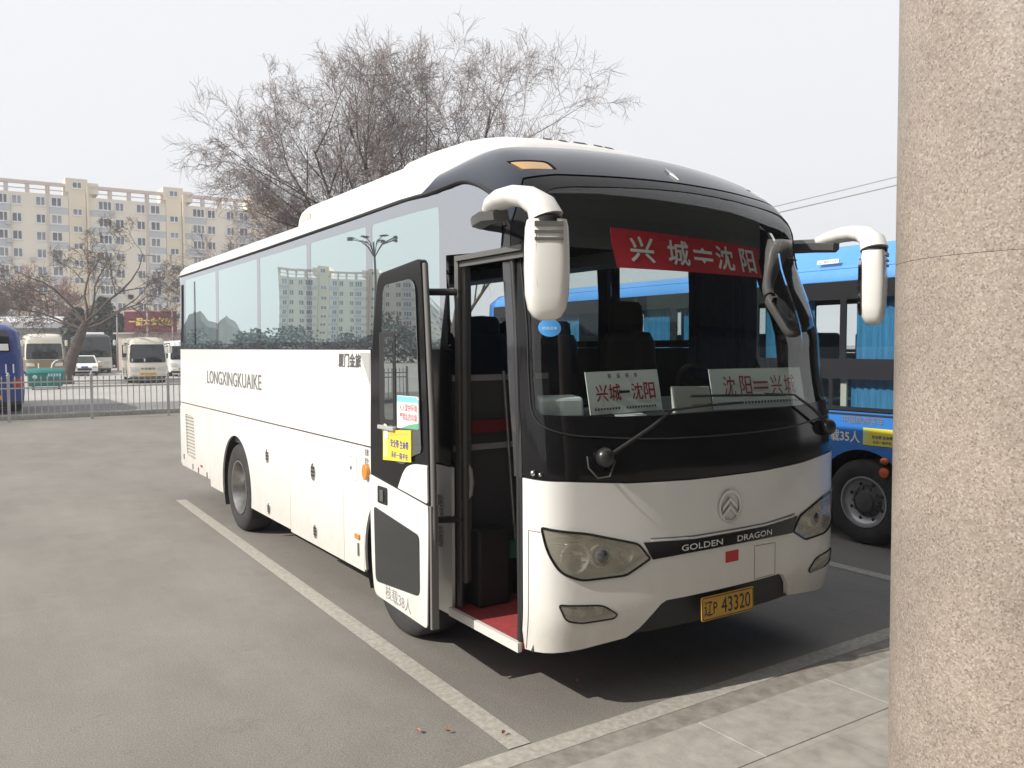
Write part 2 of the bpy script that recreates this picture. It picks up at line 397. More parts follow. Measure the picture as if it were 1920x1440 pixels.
# ---------------------------------------------------------------- ground and paving
reset()
def asphalt(name,c1,c2,c3,rough=.9,sc=1.0):
    m=bpy.data.materials.new(name); m.use_nodes=True; t=m.node_tree; b=t.nodes['Principled BSDF']; L=t.links
    tc=t.nodes.new('ShaderNodeTexCoord')
    def noise(s,d=4,ro=.6,vec=None):
        n=t.nodes.new('ShaderNodeTexNoise'); n.inputs['Scale'].default_value=s; n.inputs['Detail'].default_value=d; n.inputs['Roughness'].default_value=ro
        L.new(vec or tc.outputs['Object'],n.inputs[0]); return n.outputs[0]
    def ramp(i,p0,p1,a,bb):
        r=t.nodes.new('ShaderNodeValToRGB'); r.color_ramp.elements[0].position=p0;r.color_ramp.elements[1].position=p1
        r.color_ramp.elements[0].color=(*a,1);r.color_ramp.elements[1].color=(*bb,1); L.new(i,r.inputs[0]); return r.outputs[0]
    def mix(f,a,bb,bt='MIX'):
        x=t.nodes.new('ShaderNodeMix'); x.data_type='RGBA'; x.blend_type=bt
        if isinstance(f,float): x.inputs[0].default_value=f
        else: L.new(f,x.inputs[0])
        L.new(a,x.inputs[6]); L.new(bb,x.inputs[7]); return x.outputs[2]
    mp=t.nodes.new('ShaderNodeMapping'); mp.inputs['Scale'].default_value=(1,.35,1); L.new(tc.outputs['Object'],mp.inputs[0])
    big=ramp(noise(.35*sc,5,.65),.35,.68,c1,c2)
    patchy=ramp(noise(.9*sc,6,.7,mp.outputs[0]),.42,.66,(0,0,0),(1,1,1))
    col=mix(patchy,big,ramp(noise(3*sc,3),.3,.7,c2,c3))
    sp=ramp(noise(95*sc,2,.8),.38,.62,(.78,.78,.78),(1.15,1.15,1.15)); col=mix(1.0,col,sp,'MULTIPLY')
    v=t.nodes.new('ShaderNodeTexVoronoi'); v.inputs['Scale'].default_value=60*sc; L.new(tc.outputs['Object'],v.inputs[0])
    sp2=ramp(v.outputs['Distance'],.05,.28,(1.5,1.45,1.4),(1,1,1)); msk=ramp(noise(14*sc,3),.52,.64,(0,0,0),(1,1,1))
    col=mix(msk,col,mix(1.0,col,sp2,'MULTIPLY'))
    st=ramp(noise(1.7*sc,6,.8),.58,.70,(1,1,1),(.80,.79,.77)); col=mix(1.0,col,st,'MULTIPLY')
    st2=ramp(noise(.55*sc,8,.85),.60,.66,(1,1,1),(.80,.795,.78)); col=mix(1.0,col,st2,'MULTIPLY')
    mp2=t.nodes.new('ShaderNodeMapping'); mp2.inputs['Scale'].default_value=(.5,5,1); mp2.inputs['Rotation'].default_value=(0,0,.5); L.new(tc.outputs['Object'],mp2.inputs[0])
    dr=ramp(noise(1.2*sc,5,.7,mp2.outputs[0]),.60,.72,(1,1,1),(1.13,1.125,1.11)); col=mix(1.0,col,dr,'MULTIPLY')
    vc=t.nodes.new('ShaderNodeTexVoronoi'); vc.feature='DISTANCE_TO_EDGE'; vc.inputs['Scale'].default_value=.33*sc
    wn=t.nodes.new('ShaderNodeTexNoise'); wn.inputs['Scale'].default_value=1.6; wn.inputs['Detail'].default_value=5; L.new(tc.outputs['Object'],wn.inputs[0])
    ad=t.nodes.new('ShaderNodeMix'); ad.data_type='RGBA'; ad.blend_type='ADD'; ad.inputs[0].default_value=.9; L.new(tc.outputs['Object'],ad.inputs[6]); L.new(wn.outputs['Color'],ad.inputs[7]); L.new(ad.outputs[2],vc.inputs[0])
    ck=ramp(vc.outputs['Distance'],.0,.004,(.86,.855,.85),(1,1,1)); ckm=ramp(noise(.4*sc,3),.5,.58,(0,0,0),(1,1,1)); col=mix(ckm,col,mix(1.0,col,ck,'MULTIPLY'))
    L.new(col,b.inputs['Base Color']); b.inputs['Roughness'].default_value=rough
    bp=t.nodes.new('ShaderNodeBump'); bp.inputs['Strength'].default_value=.5; bp.inputs['Distance'].default_value=.006; L.new(noise(110*sc,3,.7),bp.inputs['Height']); L.new(bp.outputs[0],b.inputs['Normal'])
    return m
ASPH=asphalt('worn_asphalt',(.165,.154,.138),(.212,.197,.176),(.236,.220,.196))
YARD=asphalt('pale_yard_concrete',(.33,.32,.30),(.40,.385,.365),(.43,.415,.39),sc=.4)
SHADOW_ASPH=asphalt('shadow_tone_asphalt',(.165,.163,.16),(.205,.20,.195),(.22,.218,.21),sc=.5)
LINE=mat('worn_line_paint',(.43,.405,.35),.85,var=.5,scale=26,col2=(.27,.255,.225),detail=6)
GUTTER=mat('gutter_dirt',(.26,.235,.205),.95,var=.35,scale=9)
GRANK=mat('kerb_granite',(.33,.31,.272),.8,var=.22,scale=9,bump=.2,bscale=70)
def sheet(name,pts,z,m,kind='structure',sub=0):
    b=MB(); b.face([(x,y,z) for x,y in pts]); o=b.build(name,m,recalc=False); o['kind']=kind; return o
sheet('ground',[(-900,-300),(900,-300),(900,1500),(-900,1500)],0,ASPH)
sheet('shadow_strip',[(-60,24.2),(80,23.6),(80,29.2),(-60,30.6)],.004,SHADOW_ASPH)  # shadow band beyond the fence, painted as a strip of darker asphalt
sheet('yard',[(-60,30.6),(80,29.2),(80,150),(-60,150)],.004,YARD)
sheet('parking_line',[(-.275,-.035),(-.14,-.035),(-.04,8.18),(-.165,8.2)],.004,LINE)
sheet('parking_line',[(-1.1,-.20),(-1.1,-.06),(4.2,-.0),(4.2,-.13)],.004,LINE)
sheet('parking_line',[(4.06,.006),(4.20,.006),(4.25,8.2),(4.11,8.2)],.004,LINE)
sheet('gutter',[(-8,-.56),(-8,-.295),(14,-.003),(14,-.48)],.004,GUTTER)
# raised platform: kerb stones along the edge, slabs behind
def slab_mat():
    m=bpy.data.materials.new('platform_paving'); m.use_nodes=True; t=m.node_tree; b=t.nodes['Principled BSDF']; L=t.links
    tc=t.nodes.new('ShaderNodeTexCoord'); br=t.nodes.new('ShaderNodeTexBrick'); L.new(tc.outputs['Object'],br.inputs[0])
    br.inputs['Scale'].default_value=1; br.inputs['Brick Width'].default_value=1.0; br.inputs['Row Height'].default_value=.5; br.inputs['Mortar Size'].default_value=.004; br.offset=.5
    br.inputs['Color1'].default_value=(.32,.300,.262,1);br.inputs['Color2'].default_value=(.335,.315,.276,1);br.inputs['Mortar'].default_value=(.29,.272,.238,1)
    n=t.nodes.new('ShaderNodeTexNoise'); n.inputs['Scale'].default_value=7; n.inputs['Detail'].default_value=6; L.new(tc.outputs['Object'],n.inputs[0])
    r=t.nodes.new('ShaderNodeValToRGB'); r.color_ramp.elements[0].position=.35;r.color_ramp.elements[1].position=.65; r.color_ramp.elements[0].color=(.75,.75,.74,1); r.color_ramp.elements[1].color=(1.1,1.1,1.1,1)
    L.new(n.outputs[0],r.inputs[0]); x=t.nodes.new('ShaderNodeMix'); x.data_type='RGBA'; x.blend_type='MULTIPLY'; x.inputs[0].default_value=1; L.new(br.outputs[0],x.inputs[6]); L.new(r.outputs[0],x.inputs[7]); L.new(x.outputs[2],b.inputs['Base Color'])
    b.inputs['Roughness'].default_value=.85
    return m
b=MB(); b.hexa([(-8,-14,0),(14,-14,0),(14,-.958,0),(-8,-.958,0),(-8,-14,.117),(14,-14,.117),(14,-.958,.117),(-8,-.958,.117)])
structure(b.build('platform',slab_mat()))
b=MB(); kx=-8; 
def ky(x): return -.525+.0+(x-.5)*.0 - max(0,(x-1.2))*.02
k=0
while kx<13.9:
    w=1.0; x0=kx+.0015; x1=kx+w-.0015
    if abs(kx-.0)<2: pass
    b.hexa([(x0,-.955,0),(x1,-.955,0),(x1,ky(x1),0),(x0,ky(x0),0),(x0,-.955,.12),(x1,-.955,.12),(x1,ky(x1),.12),(x0,ky(x0),.12)]); kx+=w
# shift so that a joint falls at x = .545
b.v=[(x+.545-math.floor(.545),y,z) for x,y,z in b.v]
structure(b.build('kerb',GRANK,bevel=.004))

# ---------------------------------------------------------------- the white coach
CO=Shell(2.5,8.72,[(1.25,-.10),(.75,-.08),(.30,.0),(.06,.06),(0,.24),(0,.62),(0,1.2)],
  interp([(.3,.05),(.6,0),(1.3,0),(2.0,.09),(2.7,.26),(3.3,.42)]),interp([(.3,.02),(.6,0),(1.35,0),(2.0,.02),(2.8,.09),(3.2,.12)]),
  2.74,2.99,3.25,.72,.16,3.40,camber=.07,zts=3.115)
coach=thing('coach','white coach with dark windscreen, open front door and red route banner behind the glass','coach',(1.25,4.3,0))
U=CO.UL
def mir(poly): return [(-u,v) for u,v in reversed(poly)]
G=.0025
def arch(yc,zc,r,y0,y1,zb):   # points over a wheel arch from y1 down to y0 (u increasing)
    pts=[]
    a0=math.acos(max(-1,min(1,(zb-zc)/r)))
    for k in range(25):
        a=-a0+2*a0*k/24; pts.append((U(yc)+r*math.sin(a),zc+r*math.cos(a)))
    return pts
HY,FY=5.88,1.80; ZB=.34
# side panels (viewer's side), y -> u
def sp(name,y1,y0,z0,z1,m=WHITE,arc=None,r=.012,holes=(),off=0):
    p=[(U(y1)+G,z0)]
    if arc: p+=arch(arc,.48,.57,y0,y1,z0)
    p+=[(U(y0)-G,z0),(U(y0)-G,z1),(U(y1)+G,z1)]
    return patch(CO,p,name,m,coach,holes=holes,off=off,step=.12)
grille_hole=rnd([(U(8.30),1.14),(U(7.82),1.12),(U(7.76),.56),(U(8.24),.58)],.05)
sp('body_panel',8.56,7.02,.42,1.272,holes=[grille_hole])
sp('wheel_arch_panel',7.02,4.07,ZB,1.272,arc=HY)
b=MB(); fn=lambda a,bb,d=0: CO.S(a,bb)+CO.N(a,bb)*(d-.02)
patch(CO,grille_hole,'engine_grille',mat('grille_backing',(.30,.29,.265),.6),coach,off=-.02,thick=0)
for k in range(13):
    z=.60+k*.042; y1=8.25+(z-.58)*.11;y0=7.78+(z-.58)*.1
    b.hexa([fn(U(y1),z,0),fn(U(y0),z,0),fn(U(y0),z+.02,0),fn(U(y1),z+.02,0),fn(U(y1),z,.012),fn(U(y0),z,.012),fn(U(y0),z+.014,.012),fn(U(y1),z+.014,.012)])
b.build('grille_slats',mat('grille_slat',(.50,.48,.44),.5),coach.children[-1])
ld1=sp('luggage_door',4.07,2.78,ZB-.02,1.272)
ld2=sp('service_door',2.78,2.38,ZB-.02,1.272)
sp('front_arch_panel',2.38,1.02,ZB,1.272,arc=FY)
up=patch(CO,[(U(8.56)+G,1.285),(U(2.23),1.285),(U(2.23),1.995),(U(8.56)+G,1.995)],'side_panel',WHITE,coach,step=.14)
def latch(y,z,r,par):
    b=MB(); f=CO.fn(U(y),z,.0)
    b.prism([(r*.8*math.cos(t*PI/10),r*1.15*math.sin(t*PI/10)) for t in range(20)],f,-.01,.008); o=b.build('latch',CHROME,par,smooth=40,bevel=.002)
    b=MB()
    for k in (-1,0,1): b.box(0,0,0,0,0,0) if 0 else b.prism([(-r*.6,k*r*.5-.006),(r*.6,k*r*.5-.006),(r*.6,k*r*.5+.008),(-r*.6,k*r*.5+.008)],f,.0085,.0105)
    b.build('latch_slot',BLACKM,o)
arp=[c for c in coach.children if c.name.startswith('wheel_arch_panel')][0]
latch(4.73,.95,.060,arp);latch(3.45,.95,.066,ld1);latch(4.71,.43,.05,arp);latch(3.42,.44,.052,ld1)
# seam of the fuel flap, lamps, small marks
fl=rect(U(2.65),1.0,U(2.50),1.17,.012)
patch(CO,fl,'fuel_flap',WHITE,ld2,off=.003,thick=.004,step=.05)
patch(CO,rect(U(2.653),.997,U(2.497),1.173,.012),'fuel_flap_seam',mat('seam_grey',(.16,.155,.15),.6),ld2,off=.0012,thick=0,step=.05)
b=MB(); b.prism(rect(-.012,-.012,.012,.012),CO.fn(U(2.61),1.085,.004),0,.004); b.build('flap_lock',DTEXT,ld2)
b=MB(); b.prism(rnd([(-.045,-.02),(.045,-.02),(.045,.02),(-.045,.02)],.01),CO.fn(U(2.50),.57,.0),-.005,.012); b.build('marker_lamp',AMBER,ld2,bevel=.003)
b=MB(); b.prism(rect(-.014,-.05,.014,.05,.008),CO.fn(U(2.49),.47,.0),0,.006); b.build('marking',DTEXT,ld2)
b=MB(); b.prism([(.05*math.cos(t*PI/8),.06*math.sin(t*PI/8)) for t in range(16)],CO.fn(U(2.30),1.09,.0),-.02,.03); b.build('turn_lamp',AMBER,coach,smooth=50,bevel=.006)
b=MB()
b.text('注意',CO.fn(U(2.31),1.235,.003),.05,.07,bold=.02); b.text('安全',CO.fn(U(2.31),1.17,.003),.05,.07,bold=.02)
b.build('small_lettering',DTEXT,coach)
for y,z in((8.42,.55),(7.92,.47),(7.62,.46),(7.18,.45)): b=MB(); b.prism(rect(-.018,-.035,.018,.035,.006),CO.fn(U(y),z,.0),0,.005); b.build('side_mark',DTEXT,coach)
b=MB(); b.prism(rect(-.05,-.012,.05,.012),CO.fn(U(7.45),.53,.0),0,.004,0); b.build('side_mark',REDM,coach)
b=MB(); b.text('LONGXINGKUAIKE',CO.fn(U(5.98),1.665,.003),.155,2.18,bold=.006); b.build('lettering',mat('grey_lettering',(.17,.165,.16),.5),coach)
b=MB(); b.text('厦门金旅',CO.fn(U(2.62),1.915,.003),.105,.44,bold=.035); b.build('badge_lettering',DTEXT,coach)
patch(CO,[(U(2.42),1.975),(U(2.24),1.975),(U(2.24),1.74)],'corner_decal',mat('silver_decal',(.42,.42,.41),.4),coach,off=.003,thick=0)
# arches, tyres
for yc,x0,x1 in((HY,.015,.5),(FY,.015,.5),(HY,2.0,2.485),(FY,2.0,2.485)):
    b=MB(); rows=[]
    for x in(x0,x1): rows.append([(x,yc+.575*math.sin(a),.48+.575*math.cos(a)) for a in [R(-118+236*k/24) for k in range(25)]])
    b.loft(rows,caps=False,closed=False); b.build('wheel_arch_liner',BLACKM,coach,smooth=60)
for yc,du in((HY,True),(FY,False)):
    wheel('wheel',coach,.035,yc,.48,-1,dual=du,rimr=.30); wheel('wheel',coach,2.465,yc,.48,1,dual=du,rimr=.30)
b=MB(); b.box(.52,.9,.50,1.98,8.4,.93); b.box(.20,2.5,.40,2.3,5.2,.93); b.box(.30,6.55,.45,2.2,8.45,.93); b.box(.9,.25,.46,2.1,.95,.9); b.build('chassis',BLACKM,coach)
b=MB(); fr_=[CO.plan(-1.05+2.4*k/20) for k in range(21)]; b.prism([(x,max(y,-.02)+.07) for x,y in fr_ if x>.53]+[(2.42,1.2),(.53,1.2)],lambda x,y,d:(min(x,2.44),y,d),.435,.455); b.box(.53,.20,.46,.56,.30,1.2); b.build('underfloor_sun_block',BLACKM,coach)  # unseen plate and upright added to stop sun leaking under the coach front
for y_,z_ in((HY,.48),(FY,.44)): b=MB(); b.tube([(.3,y_,z_),(2.2,y_,z_)],.08,10); b.build('axle',BLACKM,coach)
# far side
p=[(-U(.27),.36)]+[(-u,v) for u,v in reversed(arch(FY,.48,.57,0,0,ZB))]+[(-u,v) for u,v in reversed(arch(HY,.48,.57,0,0,ZB))]+[(-U(8.56),.42),(-U(8.56),1.995),(-U(.75),1.995),(-U(.55),1.66),(-U(.27),1.66)]
p=[(1.40,.36)]+p[1:-2]+[(1.75,1.66),(1.40,1.66)]
patch(CO,p,'far_side_panel',WHITE,coach,step=.15)
# rear
rb=[(-CO.half,.46),(U(8.56),.44),(U(8.56),3.0),(-CO.half,3.0)]
patch(CO,rb,'rear_panel',WHITE,coach,step=.14); patch(CO,mir(rb),'rear_panel',WHITE,coach,step=.14)
# side glazing: panes between painted strips, gutter above
ZS,ZG=2.0,2.968
pan=[(8.22,6.62),(6.50,5.00),(4.90,3.56),(3.46,2.30),(2.19,1.13)]
for i,(a,c) in enumerate(pan):
    pz=2.06
    patch(CO,rnd([(U(a),pz),(U(c),pz),(U(c),ZG-.07),(U(a),ZG-.07)],.03),'side_window',SIDEGL,coach,off=-.001,thick=.006,step=.16)
holes=[rnd([(U(a),2.06),(U(c),2.06),(U(c),ZG-.07),(U(a),ZG-.07)],.03) for a,c in pan]+[rnd([(U(8.50),2.08),(U(8.30),2.08),(U(8.30),ZG-.12),(U(8.50),ZG-.12)],.02)]
GUT=[(-9.69,2.965),(-8.9,2.965),(-7.2,2.967),(-5.81,2.971),(-3.8,2.985),(-2.86,3.003),(-2.62,3.011),(-2.46,3.019),(-2.30,3.027),(-2.12,3.035),(-2.02,3.036),(-1.94,3.033),(-1.87,3.024),(-1.80,3.008),(-1.73,2.984),(-1.66,2.955),(-1.60,2.926),(-1.54,2.893),(-1.48,2.850),(-1.44,2.805),(-1.42,2.755),(-1.41,2.70)]
wf=[(U(8.56),ZS),(U(1.03),ZS),(U(1.03),2.585),(-1.46,2.565),(-1.445,2.66),(-1.45,2.76)]+[(u-(.012 if u>-1.9 else 0),v-.012) for u,v in reversed(GUT[:-3])]
patch(CO,wf,'window_surround',FRITM,coach,holes=holes,off=0,thick=.02,step=.13)
patch(CO,holes[-1],'vent_window',mat('deep_black',(.006,.006,.006),.4),coach,off=-.012,thick=.004)
b=MB(); b.prism(rect(-.03,-.40,.03,.40),CO.fn(U(7.68),2.45,.0),.0005,.004); b.build('window_slider',FRITM,coach)
b=MB(); b.tube([CO.S(u,v)+CO.N(u,v)*.004 for u,v in GUT],.013,6); b.build('gutter_strip',BLACKM,coach,smooth=60)
# body beside the open door
patch(CO,[(U(2.23)+.006,1.285),(U(1.03),1.285),(U(1.03),1.995),(U(2.23)+.006,1.995)],'door_pillar',BLACK,coach,step=.14)
b=MB(); b.text('严禁',CO.fn(U(1.17),1.02,.004),.14,.06,bold=.02); b.text('超员',CO.fn(U(1.17),.82,.004),.14,.06,bold=.02); b.build('warning_marks',mat('faded_marks',(.3,.3,.3),.5),coach)
# white front
hl=rnd([(-1.25,1.055),(-1.0,1.015),(-.68,.93),(-.605,.84),(-.76,.765),(-1.03,.765),(-1.15,.815),(-1.22,.93)],[.012,.03,.03,.012,.03,.04,.05,.06])
fog=rnd([(-1.16,.645),(-1.10,.637),(-.90,.617),(-.812,.556),(-.83,.535),(-1.03,.532),(-1.12,.555)],[.02,.03,.04,.012,.02,.04,.03])
bar=[(-.648,.935),(-.30,.915),(.30,.915),(.648,.935),(.590,.835),(.35,.842),(0,.845),(-.35,.842),(-.590,.835)]
seam_u=-1.34
top=[(1.385,1.308),(1.12,1.30),(.74,1.268),(.30,1.255),(-.30,1.255),(-.74,1.268),(-1.12,1.30),(-1.385,1.308)]
bot=[(-1.385,.36),(-1.02,.375),(-.74,.405),(-.66,.45),(-.53,.575),(-.49,.592),(.44,.598),(.50,.585),(.565,.51),(.60,.43),(1.0,.375),(1.385,.36)]
fp=bot+top
patch(CO,fp,'front_panel',WHITE,coach,holes=[hl,mir(hl),fog,mir(fog)],thick=.03,hthick=.07,step=.06)
fpan=coach.children[-1]
seg=[(-1.34,1.03),(-1.34,.365)]
def seamline(pts,par,w=.0025,col=None):
    b=MB(); q=resample(pts+pts[::-1][1:-1],.04)[:None]
    q=[];
    for a,c in zip(pts,pts[1:]):
        k=max(1,int(math.dist(a,c)/.04))
        q+=[(a[0]+(c[0]-a[0])*j/k,a[1]+(c[1]-a[1])*j/k) for j in range(k)]
    q.append(pts[-1]); b.tube([CO.S(*p)+CO.N(*p)*.0005 for p in q],w,4); return b.build('panel_seam',mat('seam_grey',(.16,.155,.15),.6),par)
seamline([(-1.26,1.03),(-1.34,1.03),(-1.345,.37)],fpan); seamline([(1.2,1.0),(1.34,1.03),(1.345,.37)],fpan)
seamline([(.21,.808),(.41,.800),(.41,.605),(.21,.605),(.21,.808)],fpan,.002)
seamline([(-.60,.952),(-.30,.934),(.30,.934),(.62,.952)],fpan,.004)
# black skirt in the bumper cut-out
patch(CO,[(-.95,.40),(.80,.40),(.66,.62),(-.60,.62)],'bumper_skirt',BLACKM,coach,off=-.035,thick=.02,step=.08)
b=MB(); b.tube([CO.S(.9,.39)+Vector((0,.15,-.02)),CO.S(1.0,.39)+Vector((.1,.2,-.04))],.02,8); b.build('tow_eye',BLACKM,coach)
def lamp(poly,nm,sx):
    h=patch(CO,poly,nm,LAMPH,coach,off=-.065,thick=0,step=.04)
    patch(CO,poly,'lens',LENS,h,off=.003,thick=.004,step=.05)
    return h
def headlight(sx):
    po=hl if sx<0 else mir(hl)
    h=lamp(po,'headlight',sx)
    f=lambda u,v,d: CO.S(u*(1 if sx<0 else -1),v)+CO.N(u*(1 if sx<0 else -1),v)*d
    b=MB()
    for (u,v,r,kind) in((-.905,.885,.068,1),(-1.06,.885,.075,0),(-.76,.875,.045,0)):
        o=f(u,v,-.06); ax=(f(u,v,0)-o).normalized()
        if kind: b.lathe([(0,r*1.25),(.03,r*1.15),(.045,r),(.05,r*.86),(.04,r*.8)],o,ax,20,0); b.ball(o+ax*.03,r*.72,r*.72,r*.72,mi=1)
        else: b.lathe([(.0,.012),(.004,r*.45),(.02,r*.8),(.05,r*1.05),(.053,r*1.12),(.03,r*1.15)],o,ax,20,0); b.ball(o+ax*.015,.014,mi=2)
    b.build('reflector_bowl',[REFL,mat('projector_glass',(.05,.05,.05),.03,coat=1),AMBER],h,smooth=60)
    b=MB()
    rim=[CO.S(*p)+CO.N(*p)*.004 for p in resample(po,.05)]; b.tube(rim+rim[:1],.007,5,caps=False); b.build('bezel',BLACK,h,smooth=60)
    b=MB()
    for k in range(6):
        v=1.0-k*.032; a=f(-1.205+k*.012,v,-.02); c=f(-1.02+k*.02,v-.012-k*.002,-.02); b.tube([a,(a+c)/2,c],.005,5)
    b.build('reflector_ribs',REFL,h)
headlight(-1);headlight(1)
for sx in(-1,1):
    po=fog if sx<0 else mir(fog)
    h=lamp(po,'fog_lamp',sx); h.data.materials[0]=mat('fog_housing',(.22,.20,.165),.4,.2)
    b=MB()
    for u in (-1.03,-.93): 
        uu=u if sx<0 else -u; o=CO.S(uu,.59)-CO.N(uu,.59)*.06; b.lathe([(0,.005),(.01,.022),(.035,.034),(.04,.037)],o,CO.N(uu,.59),16)
    b.build('reflector_bowl',REFL,h,smooth=60)
    rim=[CO.S(*p)+CO.N(*p)*.003 for p in resample(po,.04)]; b=MB(); b.tube(rim+rim[:1],.005,5,caps=False); b.build('bezel',BLACK,h,smooth=60)
# bar with the maker's name, emblem, flag sticker, plate
patch(CO,bar,'name_bar',BLACK,coach,off=.008,thick=.012,step=.05); nb=coach.children[-1]
for w1,x0 in(('GOLDEN',-.235),('DRAGON',.205)):
    b=MB(); b.text(w1,CO.fn(x0,.876,.010),.034,.315,bold=.02); b.build('lettering',WTEXT,nb)
patch(CO,[(-.60,.936),(-.30,.921),(.30,.921),(.60,.936),(.60,.944),(.30,.930),(-.30,.930),(-.60,.944)],'pale_strip',WHITE2,nb,off=.010,thick=.006,step=.06)
rg=lambda a,bb,n=28:[(-.02+a*math.cos(2*PI*k/n),1.075+bb*math.sin(2*PI*k/n)) for k in range(n)]
patch(CO,rg(.094,.098),'emblem',CHROME,coach,holes=[rg(.077,.081)],off=.014,thick=.016,step=.03); em=coach.children[-1]
for dz in(.012,-.034):
    patch(CO,[(-.02-.062,1.065+dz-.028),(-.02,1.065+dz+.030),(-.02+.062,1.065+dz-.028),(-.02+.062,1.065+dz-.002),(-.02,1.065+dz+.052),(-.02-.062,1.065+dz-.002)],'chevron',CHROME,em,off=.013,thick=.012,step=.05)
patch(CO,rect(-.045,.742,.065,.808),'flag_sticker',mat('flag_red',(.55,.02,.02),.5),coach,off=.002,thick=0,step=.05)
pc=CO.S(-.03,.50)+Vector((0,-.02,0)); pf=frame(pc,(1,0.0,0),(0,.04,1))
b=MB(); b.prism(rect(-.22,-.07,.22,.07,.012),pf,-.002,.004); pl=b.build('number_plate',PLATEY,coach,bevel=.002)
b=MB(); b.text('辽P',frame(pf(-.145,0,0),(1,0,0),(0,.04,1)),.085,.105,bold=.01,d=.0055); b.text('43320',frame(pf(.065,0,0),(1,0,0),(0,.04,1)),.088,.245,bold=.008,d=.0055); b.build('plate_characters',BTEXT,pl)
b=MB()
rr=[pf(x,y,.0055) for x,y in rnd([(-.212,-.062),(.212,-.062),(.212,.062),(-.212,.062)],.012)]; b.tube(rr+rr[:1],.0022,4,caps=False); b.build('plate_border',BTEXT,pl)
# black mask, pillars, windscreen, dome
wsb=[(-1.255,1.64),(1.255,1.64)]
ws=rnd([(-1.265,1.655),(-.7,1.628),(0,1.632),(.7,1.628),(1.265,1.655),(1.27,2.3),(1.13,2.86),(.95,2.885),(.31,2.905),(0,2.91),(-.31,2.905),(-.95,2.885),(-1.13,2.86),(-1.27,2.3)],[.06,.2,.2,.2,.06,.2,.10,.1,.1,.1,.1,.1,.10,.2])
msk=[(-1.385,1.316),(-1.12,1.308),(-.74,1.276),(-.30,1.263),(.30,1.263),(.74,1.276),(1.12,1.308),(1.40,1.316),(1.40,1.66),(1.36,2.3),(1.36,2.68),(1.22,2.92),(1.0,2.945),(.59,2.95),(0,2.955),(-.59,2.95),(-1.0,2.945),(-1.22,2.92),(-1.36,2.70),(-1.37,2.3),(-1.385,1.66)]
patch(CO,msk,'front_mask',BLACK,coach,holes=[ws],thick=.03,step=.07)
patch(CO,ws,'windscreen',WSGL,coach,off=-.004,thick=.005,step=.08)
rim=[CO.S(*p)+CO.N(*p)*.002 for p in resample(rnd([(-1.29,2.6),(-1.29,1.62),(-1.12,1.545),(-.6,1.50),(0,1.492),(.6,1.50),(1.12,1.545),(1.29,1.62),(1.29,2.6)],[0,.1,.12,.2,.2,.2,.12,.1,0]),.05)]
b=MB(); b.tube(rim[:int(len(rim)*.72)],.0045,5); b.build('windscreen_seal',BLACKM,coach,smooth=60)
dl=[(u,v+.010) for u,v in GUT if -2.7<u<-1.43]+[(-1.405,2.80),(-1.385,2.73),(-1.365,2.715),(-1.225,2.932),(-1.0,2.957),(-.59,2.962)]
dr=[(-u,v) for u,v in reversed(dl)]
SW=[(-2.62,3.021),(-2.52,3.05),(-2.42,3.13),(-2.32,3.25),(-2.22,3.34),(-2.10,3.40)]
dt=[(-u,v) for u,v in SW[1:]]+[(u,v) for u,v in reversed(SW[1:])]
lampL=rnd([(-1.30,3.065),(-1.0,3.05),(-.97,2.985),(-1.22,2.985)],[.01,.05,.01,.01])
patch(CO,dl+[(0,2.967)]+dr+dt,'front_dome',DOME,coach,holes=[lampL,mir(lampL)],thick=.03,step=.07)
for po in(lampL,mir(lampL)):
    h=patch(CO,po,'marker_lamp',BLACKM,coach,off=-.02,thick=0,step=.05)
    cx=sum(p[0] for p in po)/len(po);cz=sum(p[1] for p in po)/len(po)
    patch(CO,[(cx+(u-cx)*.84,cz+(v-cz)*.78) for u,v in po],'lens',mat('old_amber_lens',(.45,.27,.10),.25,coat=.4),h,off=-.004,thick=.012,step=.05)
b=MB(); b.prism([(-.022,0),(0,-.045),(.022,0),(0,.045)],CO.fn(.01,3.02,0),-.005,.012); b.build('top_lamp',CHROME,coach,bevel=.004)
# roof
ry=[(u,v+.010) for u,v in GUT if u<-2.7]+[(u-.004,v) for u,v in SW[:-1]]+[(-2.10,3.398),(U(8.56),3.398)]
patch(CO,ry,'roof_side',WHITE,coach,step=.13); patch(CO,mir(ry),'roof_side',WHITE,coach,step=.13)
rb2=[(-CO.half,3.0),(U(8.56),3.0),(U(8.56),3.398),(-CO.half,3.398)]
patch(CO,rb2,'roof_rear',WHITE,coach,step=.13);patch(CO,mir(rb2),'roof_rear',WHITE,coach,step=.13)
roofcap(CO,-2.10,-CO.half,'roof',WHITE,coach); roofcap(CO,-.0,-2.10,'dome_top',DOME,coach)
# air conditioner with its front fairing
PODP=[(.36,3.05),(.372,3.22),(.385,3.31),(.41,3.375),(.45,3.41),(.52,3.437),(.65,3.465),(.9,3.49),(1.25,3.50)]
def podring(y,kx,kz):
    h=[(1.25+(x-1.25)*kx,y,3.05+(z-3.05)*kz) for x,z in PODP]
    return h+[(2.5-x,y,z) for x,y,z in reversed(h[:-1])]
b=MB(); b.loft([podring(4.93,.92,.62),podring(4.90,.96,.84),podring(4.84,.985,.95),podring(4.7,1,1),podring(2.42,1,1.01)]); b.build('air_conditioner',WHITE2,coach,smooth=40)
ac=coach.children[-1]
FAIR=[(2.40,1.035,1.05),(2.0,1.045,1.05),(1.6,1.05,1.0),(1.4,1.035,.95),(1.25,1.0,.87),(1.12,.95,.74),(1.02,.90,.50)]
b=MB(); b.loft([podring(*q) for q in FAIR]); b.build('roof_fairing',WHITE2,coach,smooth=50)
fa=coach.children[-1]
